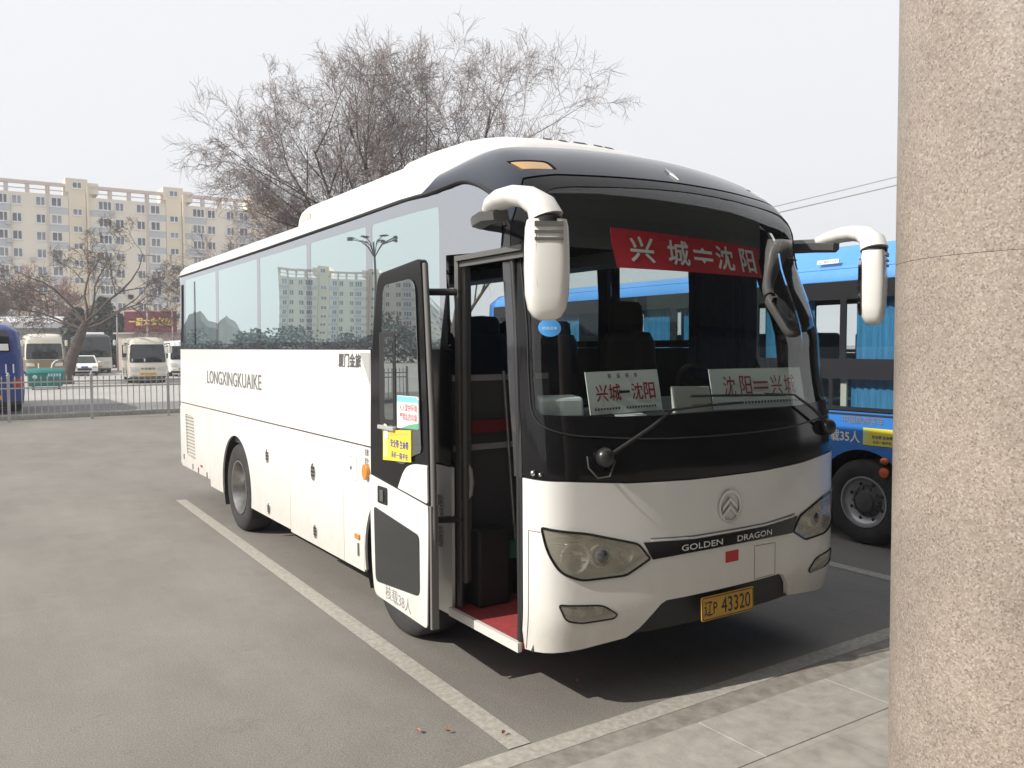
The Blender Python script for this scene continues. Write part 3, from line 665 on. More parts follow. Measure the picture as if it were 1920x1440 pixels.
def fair(x,y):   # height of the fairing top
    for (a,kx,kz),(c,lx,lz) in zip(FAIR,FAIR[1:]):
        if c<=y<=a:
            t=(y-c)/(a-c); KX=lx+(kx-lx)*t; KZ=lz+(kz-lz)*t; break
    xx=1.25+((x if x<1.25 else 2.5-x)-1.25)/KX
    for (p,q),(p2,q2) in zip(PODP,PODP[1:]):
        if p<=xx<=p2: return 3.05+(q+(q2-q)*(xx-p)/(p2-p)-3.05)*KZ
    return 3.3
b=MB()
for x0,x1,w in((.86,.98,.035),(.99,1.10,.04),(1.12,1.22,.08),(1.30,1.34,.05),(1.40,1.44,.05)):
    q=[(x0,1.25),(x0+w+.02,1.25),(x1+w+.02,1.05),(x1,1.05)]
    pts=[(x,y,fair(x,y)) for x,y in q]
    b.hexa([(x,y,z-.03) for x,y,z in pts]+[(x,y,z+.006) for x,y,z in pts])
b.build('air_slot',BLACKM,fa)
b=MB(); b.box(.372,4.45,3.26,.40,4.72,3.31); b.build('vent_grille',mat('vent_beige',(.5,.48,.42),.6),ac)

# far side glazing of the coach, seen through the windscreen
fp_=[(2.36,1.33),(3.62,2.48),(5.0,3.74),(6.5,5.12),(8.2,6.62)]
fh=[rnd([(-U(c),2.06),(-U(a),2.06),(-U(a),ZG-.10),(-U(c),ZG-.10)],.03) for a,c in fp_]
dw=rnd([(1.62,1.80),(-U(1.20),1.80),(-U(1.20),2.72),(1.66,2.72)],.06)
patch(CO,[(1.41,1.66),(1.75,1.66),(-U(.75),2.0),(-U(8.56),2.0),(-U(8.56),ZG),(-U(1.3),ZG+.02),(-U(.95),ZG+.035),(1.76,2.965),(1.58,2.90),(1.46,2.82),(1.41,2.68)],'window_surround',BLACK,coach,holes=fh+[dw],thick=.03,step=.13)
for h in fh+[dw]: patch(CO,h,'far_window',CLEARGL,coach,thick=.004,step=.18)
# interior
patch(CO,[(1.45,.9),(-U(8.5),.9),(-U(8.5),1.995),(-U(.80),1.995),(1.76,1.66),(1.45,1.62)],'side_lining',DGREY,coach,off=-.045,thick=0,step=.2)
patch(CO,[(U(8.5),1.0),(U(1.2),1.0),(U(1.2),1.99),(U(8.5),1.99)],'side_lining',DGREY,coach,off=-.045,thick=0,step=.2)
b=MB(); b.box(.06,1.12,.96,2.44,8.5,1.02); b.box(.80,.55,.90,2.42,1.13,.96); structure_floor=b.build('cabin_floor',DGREY,coach)
b=MB(); b.box(.16,1.0,2.965,2.34,8.4,3.0); b.box(.3,.50,2.90,2.2,1.0,2.94); b.box(.30,.52,2.62,2.2,.62,2.90); b.build('ceiling',mat('ceiling_lining',(.16,.16,.165),.8),coach)
for x0,x1 in((.12,.46),(2.04,2.38)):
    b=MB(); b.box(x0,1.35,2.70,x1,8.3,2.80); b.build('luggage_rack',LGREY,coach,bevel=.02)
b=MB()
fr=[CO.S(-1.18+2.36*k/24,1.60)-CO.N(-1.18+2.36*k/24,1.60)*.035 for k in range(25)]
fr=[(p.x,p.y) for p in fr]+[(2.40,.80),(1.2,.72),(.80,.55),(.14,.40)]
b.prism(fr,lambda x,y,d:(x,y,d+ .06*max(0,min(1,(y-.25)/.5))*(1 if d>1.5 else 0)),1.18,1.615); b.build('dashboard',mat('dashboard_black',(.02,.02,.021),.55,bump=.15,bscale=90),coach,bevel=.012)
def seat_mb(w,s=1.0):
    b=MB()
    def rb(cx,cy,cz,sx,sy,sz,e=.5,n=16):
        rings=[]
        for k in range(7):
            t=-PI/2+PI*k/6; zz=math.copysign(abs(math.sin(t))**.5,math.sin(t)); q=abs(math.cos(t))**.4
            rings.append([(cx+sx*q*math.copysign(abs(math.cos(a))**e,math.cos(a)),cy+sy*q*math.copysign(abs(math.sin(a))**e,math.sin(a)),cz+sz*zz) for a in [2*PI*j/n for j in range(n)]])
        b.loft(rings)
    return b,rb
def passenger_seat(x,y,first=None):
    if first is not None:
        for o in first:
            c=o.copy(); C.objects.link(c); c.parent=coach; c.location=(x-first_xy[0],y-first_xy[1],0)
        return first
    b,rb=seat_mb(.44); rb(x,y,1.46,.215,.22,.07); rb(x,y+.24,1.80,.215,.06,.34); rb(x,y+.27,2.14,.15,.05,.11)
    b.box(x-.18,y-.1,1.02,x-.14,y+.2,1.42); b.box(x+.14,y-.1,1.02,x+.18,y+.2,1.42)
    return [b.build('passenger_seat',NAVY,coach,smooth=50)]
first_xy=(.38,1.75); fs=passenger_seat(*first_xy)
for r_ in range(8):
    for x in(.38,.83,1.67,2.12):
        y=1.75+.80*r_
        if (r_==0 and x==.38) or (r_==0 and x>1.2): continue
        passenger_seat(x,y,fs)
b,rb=seat_mb(.5); dx,dy=1.76,1.16
rb(dx,dy-.05,1.42,.25,.25,.08); rb(dx,dy+.24,1.80,.255,.075,.34); rb(dx,dy+.27,2.20,.15,.06,.16); b.tube([(dx,dy,.93),(dx,dy,1.38)],.10,12); b.build('driver_seat',SEATM,coach,smooth=50)
b=MB(); cw=Vector((1.78,.62,1.68)); ax=Vector((0,.75,-.66)).cross(Vector((1,0,0))).normalized()
ring=[cw+Vector((1,0,0))*.235*math.cos(2*PI*k/28)+Vector((0,.55,.83)).normalized()*.235*math.sin(2*PI*k/28) for k in range(29)]
b.tube(ring,.014,6,caps=False); b.ball(cw,.06,.04,.06); 
for k in(2,12,21): b.tube([cw,ring[k]],.013,6)
b.tube([cw,cw+Vector((0,-.25,-.3))],.03,8); b.build('steering_wheel',BLACKM,coach,smooth=60)
b=MB()
for (y,dxw) in((1.26,.09),(2.42,.07),(3.68,.07),(5.06,.07),(.98,.34)):
    n=16; rows=[]
    n=max(16,int(dxw*90))
    for z in(1.75,2.1,2.45,2.92):
        rows.append([(2.37-.03*(z>2.5)-(.055 if dxw>.2 else 0)-.028*math.sin(j*2.2),y-dxw+2*dxw*j/n,z) for j in range(n+1)])
    b=MB(); b.loft(rows,caps=False,closed=False); b.build('curtain',CURTAIN,coach,smooth=60)
for (y,dxw) in((2.28,.06),(3.5,.06),(4.95,.06)):
    n=12; b=MB(); b.loft([[(.14+.025*math.sin(j*2.2),y-dxw+2*dxw*j/n,z) for j in range(n+1)] for z in(2.05,2.9)],caps=False,closed=False)
    b.build('curtain',CURTAIN,coach,smooth=60)
# entrance well
b=MB(); b.box(.015,.27,.36,.50,1.10,.392); o=b.build('entrance_step',REDCARPET,coach)
b=MB(); b.box(-.012,.275,.345,.014,1.05,.397); b.build('step_edge',mat('step_edge',(.62,.60,.56),.5),o)
b=MB(); b.box(.50,.27,.36,.53,1.10,.66); b.box(.53,.27,.63,.80,1.10,.66); b.box(.80,.27,.63,.83,1.10,.955); b.box(.04,.20,.36,.06,.27,1.6); b.box(.06,.18,.368,.56,.268,1.25); b.build('stair_riser_sun_block',DGREY,coach)  # risers; the last box is an added wall stopping sun past the step
b=MB(); b.box(.04,1.10,.36,.80,1.125,1.84); b.build('modesty_panel',mat('panel_grey',(.075,.075,.078),.5),coach); mp_=coach.children[-1]
for z_ in(1.80,1.36):
    b=MB(); b.box(.05,1.085,z_,.78,1.098,z_+.037); b.build('panel_rail',LGREY,mp_)
b=MB(); b.box(.17,1.06,1.47,.52,1.083,1.55); b.build('red_pad',mat('red_pad',(.18,.015,.02),.6),mp_)
b=MB(); b.tube([(.085,1.0,.55),(.085,1.0,2.5)],.022,10); b.tube([(.13,1.03,.55),(.13,1.03,2.5)],.016,10); b.build('door_post',GREYP,coach,smooth=60)
b=MB(); b.tube([(.05,1.03,1.38),(.075,1.02,1.33),(.12,1.0,1.25),(.13,1.0,1.17),(.12,1.0,1.10),(.075,1.02,1.04),(.05,1.03,1.02)],.017,10); b.build('grab_handle',mat('handle_grey',(.45,.45,.44),.4),coach,smooth=60)
b=MB(); b.box(.035,.985,.40,.05,1.03,2.57); b.box(.02,.27,2.535,.05,1.0,2.565); b.box(.045,.29,2.50,.07,1.0,2.53); b.build('door_frame',GREYP,coach)
b=MB(); b.tube([(.02,.29,.40),(.012,.285,1.0),(.02,.30,1.6),(.05,.37,2.2),(.08,.45,2.55)],.018,8); b.build('door_seal',BLACKM,coach,smooth=60)
# A-pillar strip by the door opening
patch(CO,[(-1.455,1.31),(-1.39,1.31),(-1.375,1.66),(-1.375,2.3),(-1.365,2.70),(-1.41,2.74),(-1.44,2.56),(-1.46,2.2)],'front_pillar',mat('pillar_grey_gloss',(.03,.03,.033),.15,coat=.8),coach,off=.002,thick=.04,step=.07)
patch(CO,[(-1.425,.36),(-1.39,.36),(-1.39,1.31),(-1.43,1.31)],'door_edge_trim',BLACKM,coach,off=.002,thick=.05,step=.07)
b=MB(); b.ball(CO.S(-1.30,1.345)+Vector((-.01,-.01,0)),.016); b.ball(CO.S(-1.255,1.34)+Vector((-.01,-.01,0)),.010); b.build('nozzle',CHROME,coach,smooth=60)

# the open plug door, swung out beside the body
XD=-.28
df=lambda a,bb,d=0: Vector((XD-d,-a,bb))
DO=rnd([(-1.60,.58),(-1.56,.40),(-.81,.37),(-.785,1.0),(-.80,1.6),(-.875,2.53),(-1.47,2.48),(-1.60,1.9),(-1.625,1.2)],[.1,.06,.03,.3,.3,.05,.08,.4,.3])
b=MB(); b.prism(DO,df,-.055,-.004); door=b.build('door',BLACK,coach,bevel=.006)
def dpan(poly,name,m,d0=-.004,d1=.004,bev=.003,par=None):
    b=MB(); b.prism(poly,df,d0,d1); return b.build(name,m,par or door,bevel=bev)
dpan(rnd([(-1.592,.585),(-1.555,.405),(-.815,.376),(-.79,1.0),(-.797,1.098),(-1.615,1.185)],[.1,.06,.03,.3,.01,.02]),'lower_panel',WHITE,d1=.006)
dpan(rnd([(-1.19,1.152),(-1.09,1.29),(-.97,1.325),(-.80,1.335),(-.797,1.112)],[.01,.08,.05,.02,.02]),'corner_panel',WHITE,d1=.006)
dpan(rnd([(-1.545,.985),(-.90,.91),(-.90,.545),(-1.53,.495)],[.03,.04,.05,.05]),'lower_window',DGLASS,d0=.004,d1=.010)
dg=dpan(rnd([(-1.40,1.33),(-1.10,1.30),(-1.02,1.36),(-.87,1.40),(-.93,2.42),(-1.37,2.40),(-1.42,1.9)],[.1,.06,.1,.04,.10,.06,.1]),'door_window',glass('door_glass',(.10,.12,.12),.42,(.85,.92,.92),wav=.05),d0=.001,d1=.006)
dpan(rnd([(-1.435,1.53),(-1.20,1.53),(-1.20,2.11),(-1.43,2.11)],.02),'sliding_window_frame',BLACKM,d0=.0,d1=.010)
dpan(rnd([(-1.355,1.565),(-1.225,1.565),(-1.225,2.075),(-1.35,2.075)],.03),'sliding_window',glass('door_glass',(.1,.12,.12),.42),d0=.0105,d1=.013)
b=MB(); b.box(XD-.03,1.20,1.50,XD-.005,1.43,1.525); b.build('window_ledge',mat('ledge_grey',(.4,.4,.4),.4),door,bevel=.004)
lk=dpan(rnd([(-1.475,1.02),(-1.335,1.02),(-1.335,1.13),(-1.475,1.13)],.012),'lock',BLACKM,d0=.005,d1=.014)
b=MB(); b.box(XD-.024,1.37,1.04,XD-.014,1.42,1.11); b.build('lock_handle',DTEXT,lk,bevel=.002)
b=MB(); b.text('核载38人',frame((XD,1.20,.458),(0,-1,-.045),(0,0,1)),.088,.36,bold=0,d=.0075); b.build('lettering',mat('faint_lettering',(.25,.25,.25),.6),door)
st=dpan(rnd([(-1.172,1.525),(-.888,1.535),(-.886,1.705),(-.91,1.725),(-1.172,1.722)],.008),'sticker',PAPER,d0=.006,d1=.012,bev=0)
dpan([(-1.170,1.685),(-.888,1.690),(-.888,1.704),(-.912,1.722),(-1.170,1.720)],'sticker_band',CYANST,d0=.0121,d1=.0128,bev=0,par=st)
dpan([(-1.12,1.527),(-.89,1.536),(-.888,1.572),(-1.0,1.556)],'sticker_band',GREENST,d0=.0121,d1=.0128,bev=0,par=st)
b=MB(); dfr=lambda y,z: frame((XD,y,z),(0,-1,0),(0,0,1))
b.text('人人爱护环境',dfr(1.02,1.655),.044,.235,bold=.01,d=.0132); b.build('sticker_text',mat('sticker_red',(.62,.10,.10),.6),st)
b=MB(); b.text('严禁乱扔垃圾',dfr(1.02,1.60),.044,.235,bold=.01,d=.0132); b.build('sticker_text',mat('sticker_red',(.62,.10,.10),.6),st)
yw=dpan([(-1.385,1.305),(-.992,1.332),(-.990,1.522),(-1.378,1.492)],'sticker',YEL,d0=.006,d1=.012,bev=0)
b=MB(); b.text('安全带 生命带',dfr(1.145,1.425),.050,.25,bold=.03,d=.013); b.build('sticker_text',BLUEPR,yw); b=MB(); b.text('系好一路平安',dfr(1.145,1.355),.040,.23,bold=.02,d=.013); b.build('sticker_text',BLUEPR,yw)
dpan([(-1.30,1.465),(-1.02,1.485),(-1.02,1.505),(-1.30,1.485)],'sticker_band',mat('orange_print',(.85,.50,.10),.6),d0=.0121,d1=.0128,bev=0,par=yw)
dpan([(-1.375,1.33),(-1.31,1.33),(-1.31,1.46),(-1.375,1.46)],'sticker_band',mat('pale_green_print',(.62,.72,.30),.6),d0=.0121,d1=.0128,bev=0,par=yw)
b=MB(); b.prism(rnd([(-1.35,1.44),(-1.29,1.45),(-1.31,1.53),(-1.36,1.54)],.02),df,.013,.016); b.build('window_catch',WHITE2,door)
b=MB(); b.box(XD+.004,.770,.38,XD+.05,.792,1.1); b.tube([(XD+.03,.80,.4),(XD+.028,.78,1.0),(XD+.03,.795,1.6),(XD+.03,.865,2.5)],.018,8); b.build('door_edge_seal',mat('edge_grey',(.16,.155,.15),.5),door,smooth=60)
for z_ in(2.35,.95):
    b=MB(); b.tube([(XD+.06,1.2,z_),(XD+.14,1.1,z_),(.06,1.0,z_)],.022,8); b.build('hinge_arm',BLACKM,door,smooth=60)

# wipers
def wiper(pts,blade,loop):
    b=MB(); P=[CO.S(u,v)+CO.N(u,v)*d for u,v,d in pts]
    b.tube(P,[.012,.010,.007,.007],7); w=b.build('wiper_arm',BLACKM,coach,smooth=60)
    b=MB(); b.ball(P[0]-CO.N(pts[0][0],pts[0][1])*.02,.055,.05,.055); b.build('wiper_cap',mat('cap_black',(.02,.02,.02),.3),w,smooth=60)
    b=MB(); b.tube([CO.S(u,v)+CO.N(u,v)*d for u,v,d in blade],.008,6); b.build('wiper_blade',BLACKM,w,smooth=60)
    if loop:
        b=MB(); b.tube([CO.S(u,v)+CO.N(u,v)*d for u,v,d in loop],.004,5); b.build('wiper_hose',DTEXT,w,smooth=60)
wiper([(-.90,1.42,.05),(-.62,1.56,.055),(-.46,1.648,.055),(-.16,1.672,.05)],[(-.50,1.650,.022),(-.2,1.666,.022),(.12,1.672,.022)],[(-1.0,1.43,.02),(-1.0,1.37,.03),(-.95,1.315,.035),(-.88,1.32,.035),(-.84,1.40,.03)])
wiper([(1.03,1.47,.05),(.80,1.60,.055),(.60,1.695,.055),(.30,1.715,.05)],[(.55,1.70,.025),(.1,1.715,.025),(-.30,1.725,.025)],None)
# mirrors
def mirror(sx):
    X=lambda p: Vector((p[0] if sx<0 else 2.5-p[0],p[1],p[2]))
    b=MB(); b.tube([X(p) for p in((.11,.84,2.755),(.04,.74,2.74),(-.05,.56,2.725),(-.115,.38,2.72),(-.14,.22,2.70))],[.046,.054,.060,.060,.050],6,flat=.8); arm=b.build('mirror_arm',mat('mirror_arm_grey',(.085,.085,.08),.5),coach,smooth=35)
    b=MB(); b.tube([X(p) for p in((-.118,.355,2.745),(-.14,.27,2.765),(-.150,.18,2.778),(-.146,.08,2.778),(-.128,-.015,2.757),(-.10,-.085,2.71),(-.087,-.11,2.648))],[.050,.068,.076,.078,.080,.084,.090],18,flat=.68); b.build('mirror_arm_cover',WHITE2,arm,smooth=60)
    def T_(x,y,z):
        a=R(-27); dx_,dy_=x+.085,y+.11; return X((-.085+dx_*math.cos(a)-dy_*math.sin(a),-.11+dx_*math.sin(a)+dy_*math.cos(a),z))
    rings=[]
    for z,w,dd in((2.145,.035,.03),(2.16,.068,.05),(2.20,.094,.068),(2.27,.108,.078),(2.40,.112,.082),(2.52,.110,.080),(2.60,.106,.076),(2.635,.098,.07)):
        rings.append([T_(*(-.085+w*math.copysign(abs(math.cos(t))**.6,math.cos(t)),-.11+dd*math.copysign(abs(math.sin(t))**.7,math.sin(t))+.0,z)) for t in [2*PI*k/28 for k in range(28)]])
    b=MB(); b.loft(rings); hd=b.build('mirror_housing',WHITE2,arm,smooth=50)
    b=MB(); f=lambda a_,b_,d_=0: T_(-.085+a_,-.19-d_,2.4+b_)
    q=rnd([(-.062,.16),(-.058,-.12),(.058,-.12),(.062,.16)],[0,.05,.05,0]); pp=[f(x,z,-.006+.0*x) for x,z in q]; b.tube(pp,.0025,4,caps=False); b.build('housing_seam',mat('seam_beige',(.42,.40,.36),.6),hd)
    b=MB()
    for k in range(3):
        z0=2.598-k*.034; z1=z0+(.022 if k==0 else .013)
        b.hexa([T_(x,y,z) for z in(z0,z1) for x,y in((-.155,-.196),(-.015,-.196),(-.015,-.15),(-.155,-.15))])
    b.build('housing_slats',GREYP,hd)
    b=MB(); b.tube([X((-.088,-.11,2.61)),X((-.088,-.11,2.65))],.082,16); b.build('mirror_joint',BLACKM,arm,smooth=40)
    b=MB(); rr_=[T_(*(-.085+.098*math.copysign(abs(math.cos(t))**.5,math.cos(t)),-.025,2.40+.19*math.copysign(abs(math.sin(t))**.6,math.sin(t)))) for t in [2*PI*k/28 for k in range(28)]]
    b.loft([[p for p in rr_],[p+Vector((0,-.02,0)) for p in rr_]]); b.build('mirror_glass',mat('mirror_silver',(.5,.5,.5),.03,1),hd)
mirror(-1);mirror(1)
patch(CO,[(-1.16+.062*math.cos(t*PI/12),2.115+.048*math.sin(t*PI/12)) for t in range(24)],'oval_sticker',BLUEST,coach,off=.003,thick=0,step=.03); ov=coach.children[-1]
b=MB(); b.text('检验合格',CO.fn(-1.16,2.112,.005),.018,.08,bold=.01); b.build('sticker_text',mat('pale_blue_print',(.45,.65,.85),.6),ov)
reset()
# ---- loose things in and on the coach
o=patch(CO,[(-.695,2.692),(.625,2.645),(.605,2.455),(-.672,2.468)],'route_banner',REDBAN,None,off=-.022,thick=.003,step=.08)
tag(o,'red cloth route banner with four white characters hung high inside the coach windscreen','banner')
def bf(u0,dv=0): 
    t=(u0+.69)/1.31; v0=2.581-.031*t+dv
    return lambda a,bb,d=0: CO.S(u0+a,v0-.028*a+bb)+CO.N(u0+a,v0)*(-.016+d)
b=MB()
for ch,u0,w in(('兴',-.475,.175),('城',-.185,.175),('沈',.235,.165),('阳',.47,.155)): b.text(ch,bf(u0),.145,w,bold=.03)
f=bf(.03)
for s_ in(-1,1):
    v=.022*-s_
    b.face([f(-.085,v-.009),f(.085,v-.009),f(.085,v+.009),f(-.085,v+.009)]); b.face([f(s_*-.0-.03,v+.0),f(.03,v),f(.0,v-s_*.028)])
b.build('banner_characters',WTEXT,o)
def card(name,label,cx,y,z0,w,h,tilt,lean=.2,m=PAPER,th=.006):
    o_=thing(name,label,'sign' if 'board' in name else 'card',(cx,y,z0))
    f=frame((cx,y,z0),(math.cos(tilt),0.0,math.sin(tilt)),(-math.sin(tilt)*1,lean,1))
    b=MB(); b.prism(rect(-w/2,0,w/2,h),f,-th,0); b.build('board',m,o_)
    return o_,f
def ff(f,a0,b0): return lambda a,bb,d=0: f(a0+a,b0+bb,.0015+d)
o,f=card('route_board','white card reading 兴城 to 沈阳 in red with a black dash, left of centre on the dashboard',.645,.125,1.640,.535,.240,.012)
b=MB()
for ch,x in(('兴',-.17),('城',-.075),('沈',.09),('阳',.185)): b.text(ch,ff(f,x,.118),.095,.082,bold=.02)
b.build('red_characters',REDM,o)
b=MB(); b.prism(rect(-.04,.112,.035,.126),f,.001,.002); 
for k,ch in enumerate('客运班车'): b.text(ch,ff(f,-.10+.065*k,.212),.026,.026,bold=.02)
b.build('black_characters',BTEXT,o)
b=MB()
for k in range(22):
    if k not in(9,10): b.prism(rect(-.235+k*.021,.022,-.235+k*.021+.014,.034),f,.001,.0016)
b.build('small_print',DTEXT,o)
o,f=card('route_board','larger white card reading 沈阳 and 兴城 in red, on the driver side of the dashboard',1.77,.125,1.618,.86,.255,-.004)
b=MB()
for ch,x in(('沈',-.27),('阳',-.12),('兴',.17),('城',.30)): b.text(ch,ff(f,x,.145),.125,.105,bold=.01)
for s_ in(-1,1): b.prism([(-.05,.145-s_*.018-.007),(.09,.145-s_*.018-.007),(.09,.145-s_*.018+.007),(-.05,.145-s_*.018+.007)],f,.001,.0016)
b.build('red_characters',mat('faded_red_print',(.40,.07,.08),.6),o)
b=MB()
for k in range(26): b.prism(rect(-.39+k*.03,.03,-.39+k*.03+.02,.045),f,.001,.0016)
b.build('small_print',DTEXT,o)
reset()
b=MB(); b.hexa([(.09,.21,1.62),(.37,.165,1.62),(.39,.30,1.62),(.12,.34,1.62),(.085,.215,1.735),(.365,.170,1.735),(.39,.30,1.745),(.12,.34,1.745)])
o=b.build('tissue_box',mat('white_box',(.75,.77,.78),.6),None,bevel=.018); tag(o,'plain white box at the door end of the coach dashboard','box')
reset()
b=MB(); b.hexa([(1.03,.13,1.612),(1.335,.13,1.612),(1.335,.17,1.612),(1.03,.17,1.612),(1.02,.155,1.775),(1.325,.155,1.765),(1.325,.175,1.765),(1.02,.175,1.775)])
o=b.build('document_pack',mat('cream_paper',(.70,.66,.60),.6),None,bevel=.003); tag(o,'cream document pack standing between the two route cards on the dashboard','paper')
b=MB(); b.text('中国',lambda a,bb,d=0: Vector((1.11+a,.136+(bb+.05)*.15+.0,1.66+bb)),.03,.06); b.prism(rect(-.0,.0,.09,.006),lambda x,z,d:(1.16+x,.136+d,1.655+z),-.001,.001); b.build('small_print',REDM,o)
reset()
b=MB(); b.hexa([(.55,.09,1.617),(.75,.08,1.617),(.82,.22,1.62),(.62,.23,1.62),(.55,.09,1.623),(.75,.08,1.623),(.82,.22,1.626),(.62,.23,1.626)])
o=b.build('paper_sheet',PAPER,None); tag(o,'loose white sheet lying on the dashboard below the smaller route card','paper')
o=thing('broom','long handled broom with green bristles leaning in the coach doorway','broom',(.45,.98,.66))
b=MB(); b.tube([(.41,1.06,1.86),(.455,1.0,.76)],.011,8); b.build('handle',ALU,o,smooth=60)
b=MB(); b.hexa([(.36,.95,.662),(.52,.95,.662),(.52,1.02,.662),(.36,1.02,.662),(.40,.97,.77),(.50,.97,.77),(.50,1.01,.77),(.40,1.01,.77)]); b.build('head',mat('green_bristles',(.03,.16,.11),.8),o,bevel=.01)
reset()
b=MB(); b.box(.13,.92,.393,.36,1.06,.88); o=b.build('black_case',BLACKM,None,bevel=.02); tag(o,'black upright case standing on the red step just inside the door','case')

# ---------------------------------------------------------------- the blue bus beside it
BX,BY=5.03,-.75
BB=Shell(2.42,9.6,[(1.21,-.06),(.6,-.04),(.2,.02),(.03,.12),(0,.35),(0,.7),(0,1.2)],interp([(.3,.02),(1.2,0),(2.6,.18),(3.2,.3)]),
  interp([(.3,.02),(.7,0),(1.4,0),(2.0,.02),(2.7,.07),(3.1,.10)]),2.62,2.70,2.86,.35,.20,2.98,org=(BX,BY))
BLUE=mat('blue_paint',(.035,.19,.58),.25,coat=.6,var=.08,scale=1.5)
BLUEROOF=mat('blue_roof_paint',(.09,.30,.70),.35,coat=.3,var=.08,scale=1.5)
BCURT=mat('bright_blue_curtain',(.045,.22,.42),.75,var=.35,scale=30,stretch=(1,6,.2))
bbus=thing('bus','blue city bus with drawn blue curtains parked beyond the white coach','bus',(BX+1.21,BY+4.8,0))
BU=lambda y: BB.UL(y-BY)
def bpatch(p,n,m,**k): return patch(BB,p,n,m,bbus,step=k.pop('step',.16),**k)
def barch(yc,r,zb,zc=.43):
    a0=math.acos((zb-zc)/r); return [(BU(yc)+r*math.sin(-a0+2*a0*k/24),zc+r*math.cos(-a0+2*a0*k/24)) for k in range(25)]
YR=BY+9.4
bpatch([(BU(YR),.36)]+barch(6.35,.53,.34)+barch(1.62,.53,.34)+[(BU(.05),.34),(BU(.05),1.335),(BU(YR),1.335)],'side_panel',BLUE)
bw=[rnd([(BU(a),1.87),(BU(c),1.87),(BU(c),2.48),(BU(a),2.48)],.03) for a,c in((8.4,7.2),(7.1,5.75),(5.65,4.35),(4.25,3.05),(2.95,1.90),(1.83,.45))]
bl=[rnd([(BU(a),1.385),(BU(c),1.385),(BU(c),1.665),(BU(a),1.665)],.02) for a,c in((2.95,2.02),(1.98,.45))]
bpatch([(BU(YR),1.345),(BU(.05),1.345),(BU(.05),2.655),(BU(YR),2.655)],'window_band',mat('bus_black_trim',(.022,.022,.024),.2,coat=.4),holes=bw+bl,step=.14)
for h in bw: bpatch(h,'side_window',CLEARGL,thick=.004)
for h in bl: bpatch(h,'lower_window',CLEARGL,thick=.004)
bpatch([(BU(YR),2.662),(BU(.05),2.662),(BU(.05),2.80),(BU(YR),2.80)],'roof_rail',BLUEROOF)
b=MB(); b.loft([[(x,y,z) for x,z in ((BX+.05+i_,2.74),(BX+.10+i_,2.90),(BX+.22+i_,zt),(BX+2.2-i_,zt),(BX+2.32-i_,2.90),(BX+2.37-i_,2.74))] for y,i_,zt in ((BY+.5,.25,2.9),(BY+.9,.06,3.0),(BY+1.4,.02,3.04),(3.0,.02,3.04),(3.3,.06,3.0),(3.5,.12,2.92))]); b.build('roof_fairing',BLUEROOF,bbus,smooth=35)
bpatch([(BU(YR),2.806),(BU(.3),2.806),(BU(.3),2.978),(BU(YR),2.978)],'roof_edge',BLUEROOF)
ot=[(-u,v) for u,v in((BU(YR),2.66),(BU(.3),2.66),(BU(.3),2.978),(BU(YR),2.978))]; bpatch(ot,'roof_edge',BLUEROOF)
bpatch([(-BU(YR),.36),(-BU(.05),.34),(-BU(.05),1.9),(-BU(YR),1.9)],'far_side_panel',BLUE)
fw=[rnd([(-BU(a),1.95),(-BU(c),1.95),(-BU(c),2.55),(-BU(a),2.55)],.03) for a,c in((8.2,7.0),(6.8,5.6),(5.4,4.2),(4.0,2.8),(2.6,1.2))]
bpatch([(-BU(YR),1.91),(-BU(.05),1.91),(-BU(.05),2.655),(-BU(YR),2.655)],'far_window_band',BLACK,holes=fw)
fpoly=[(BU(.05)+.01,.34),(-BU(.05)-.01,.34),(-BU(.05)-.01,1.2),(BU(.05)+.01,1.2)]; bpatch(fpoly,'front_panel',BLUE)
bpatch([(BU(.05)+.01,1.21),(-BU(.05)-.01,1.21),(-BU(.05)-.01,2.66),(BU(.05)+.01,2.66)],'windscreen',DGLASS)
bpatch([(BU(.05)+.01,2.665),(-BU(.05)-.01,2.665),(-BU(.3),2.978),(BU(.3),2.978)],'front_cap',BLUEROOF)
roofcap(BB,0,-BB.half,'roof',BLUEROOF,bbus)
rbp=[(-BB.half,.4),(BU(YR)-.004,.4),(BU(YR)-.004,2.978),(-BB.half,2.978)]; bpatch(rbp,'rear_panel',BLUE); bpatch(mir(rbp),'rear_panel',BLUE)
wheel('wheel',bbus,BX+.03,1.62,.43,-1,dual=False,rimr=.262,rimmat=mat('silver_rim',(.45,.45,.46),.35,.6)); wheel('wheel',bbus,BX+.03,6.35,.43,-1,dual=True,rimr=.262)
for y in(1.62,6.35): wheel('wheel',bbus,BX+2.39,y,.43,1,rimr=.262)
for yc in(1.62,6.35):
    b=MB(); b.loft([[(x,yc+.535*math.sin(a),.43+.535*math.cos(a)) for a in [R(-110+220*k/24) for k in range(25)]] for x in(BX+.02,BX+.55)],caps=False,closed=False)
    b.build('wheel_arch_liner',BLACKM,bbus,smooth=60)
b=MB(); b.box(BX+.56,BY+.5,.35,BX+1.9,YR-.3,.95); b.box(BX+.08,2.3,.36,BX+.5,5.6,.9); b.box(BX+.06,BY+.3,.96,BX+2.36,YR-.2,1.0); b.build('floor',BLACKM,bbus)
b=MB()
for y0,y1,z0,z1 in((.45,1.80,1.80,2.50),(2.3,2.95,1.80,2.50),(.45,1.84,1.36,1.69),(4.3,3.2,1.8,2.5),(5.0,4.5,1.8,2.5),(7.0,6.4,1.8,2.5)):
    n=max(8,int(abs(y1-y0)*40)); b=MB(); b.loft([[(BX+.13+.014*math.sin(j*1.9),y0+(y1-y0)*j/n,z) for j in range(n+1)] for z in(z0,z1)],caps=False,closed=False)
    b.build('curtain',BCURT,bbus,smooth=60)
b=MB(); b.box(BX+.07,1.86,1.36,BX+.10,1.93,1.68); b.build('grab_bar',mat('cream_bar',(.5,.47,.4),.5),bbus)
b=MB()
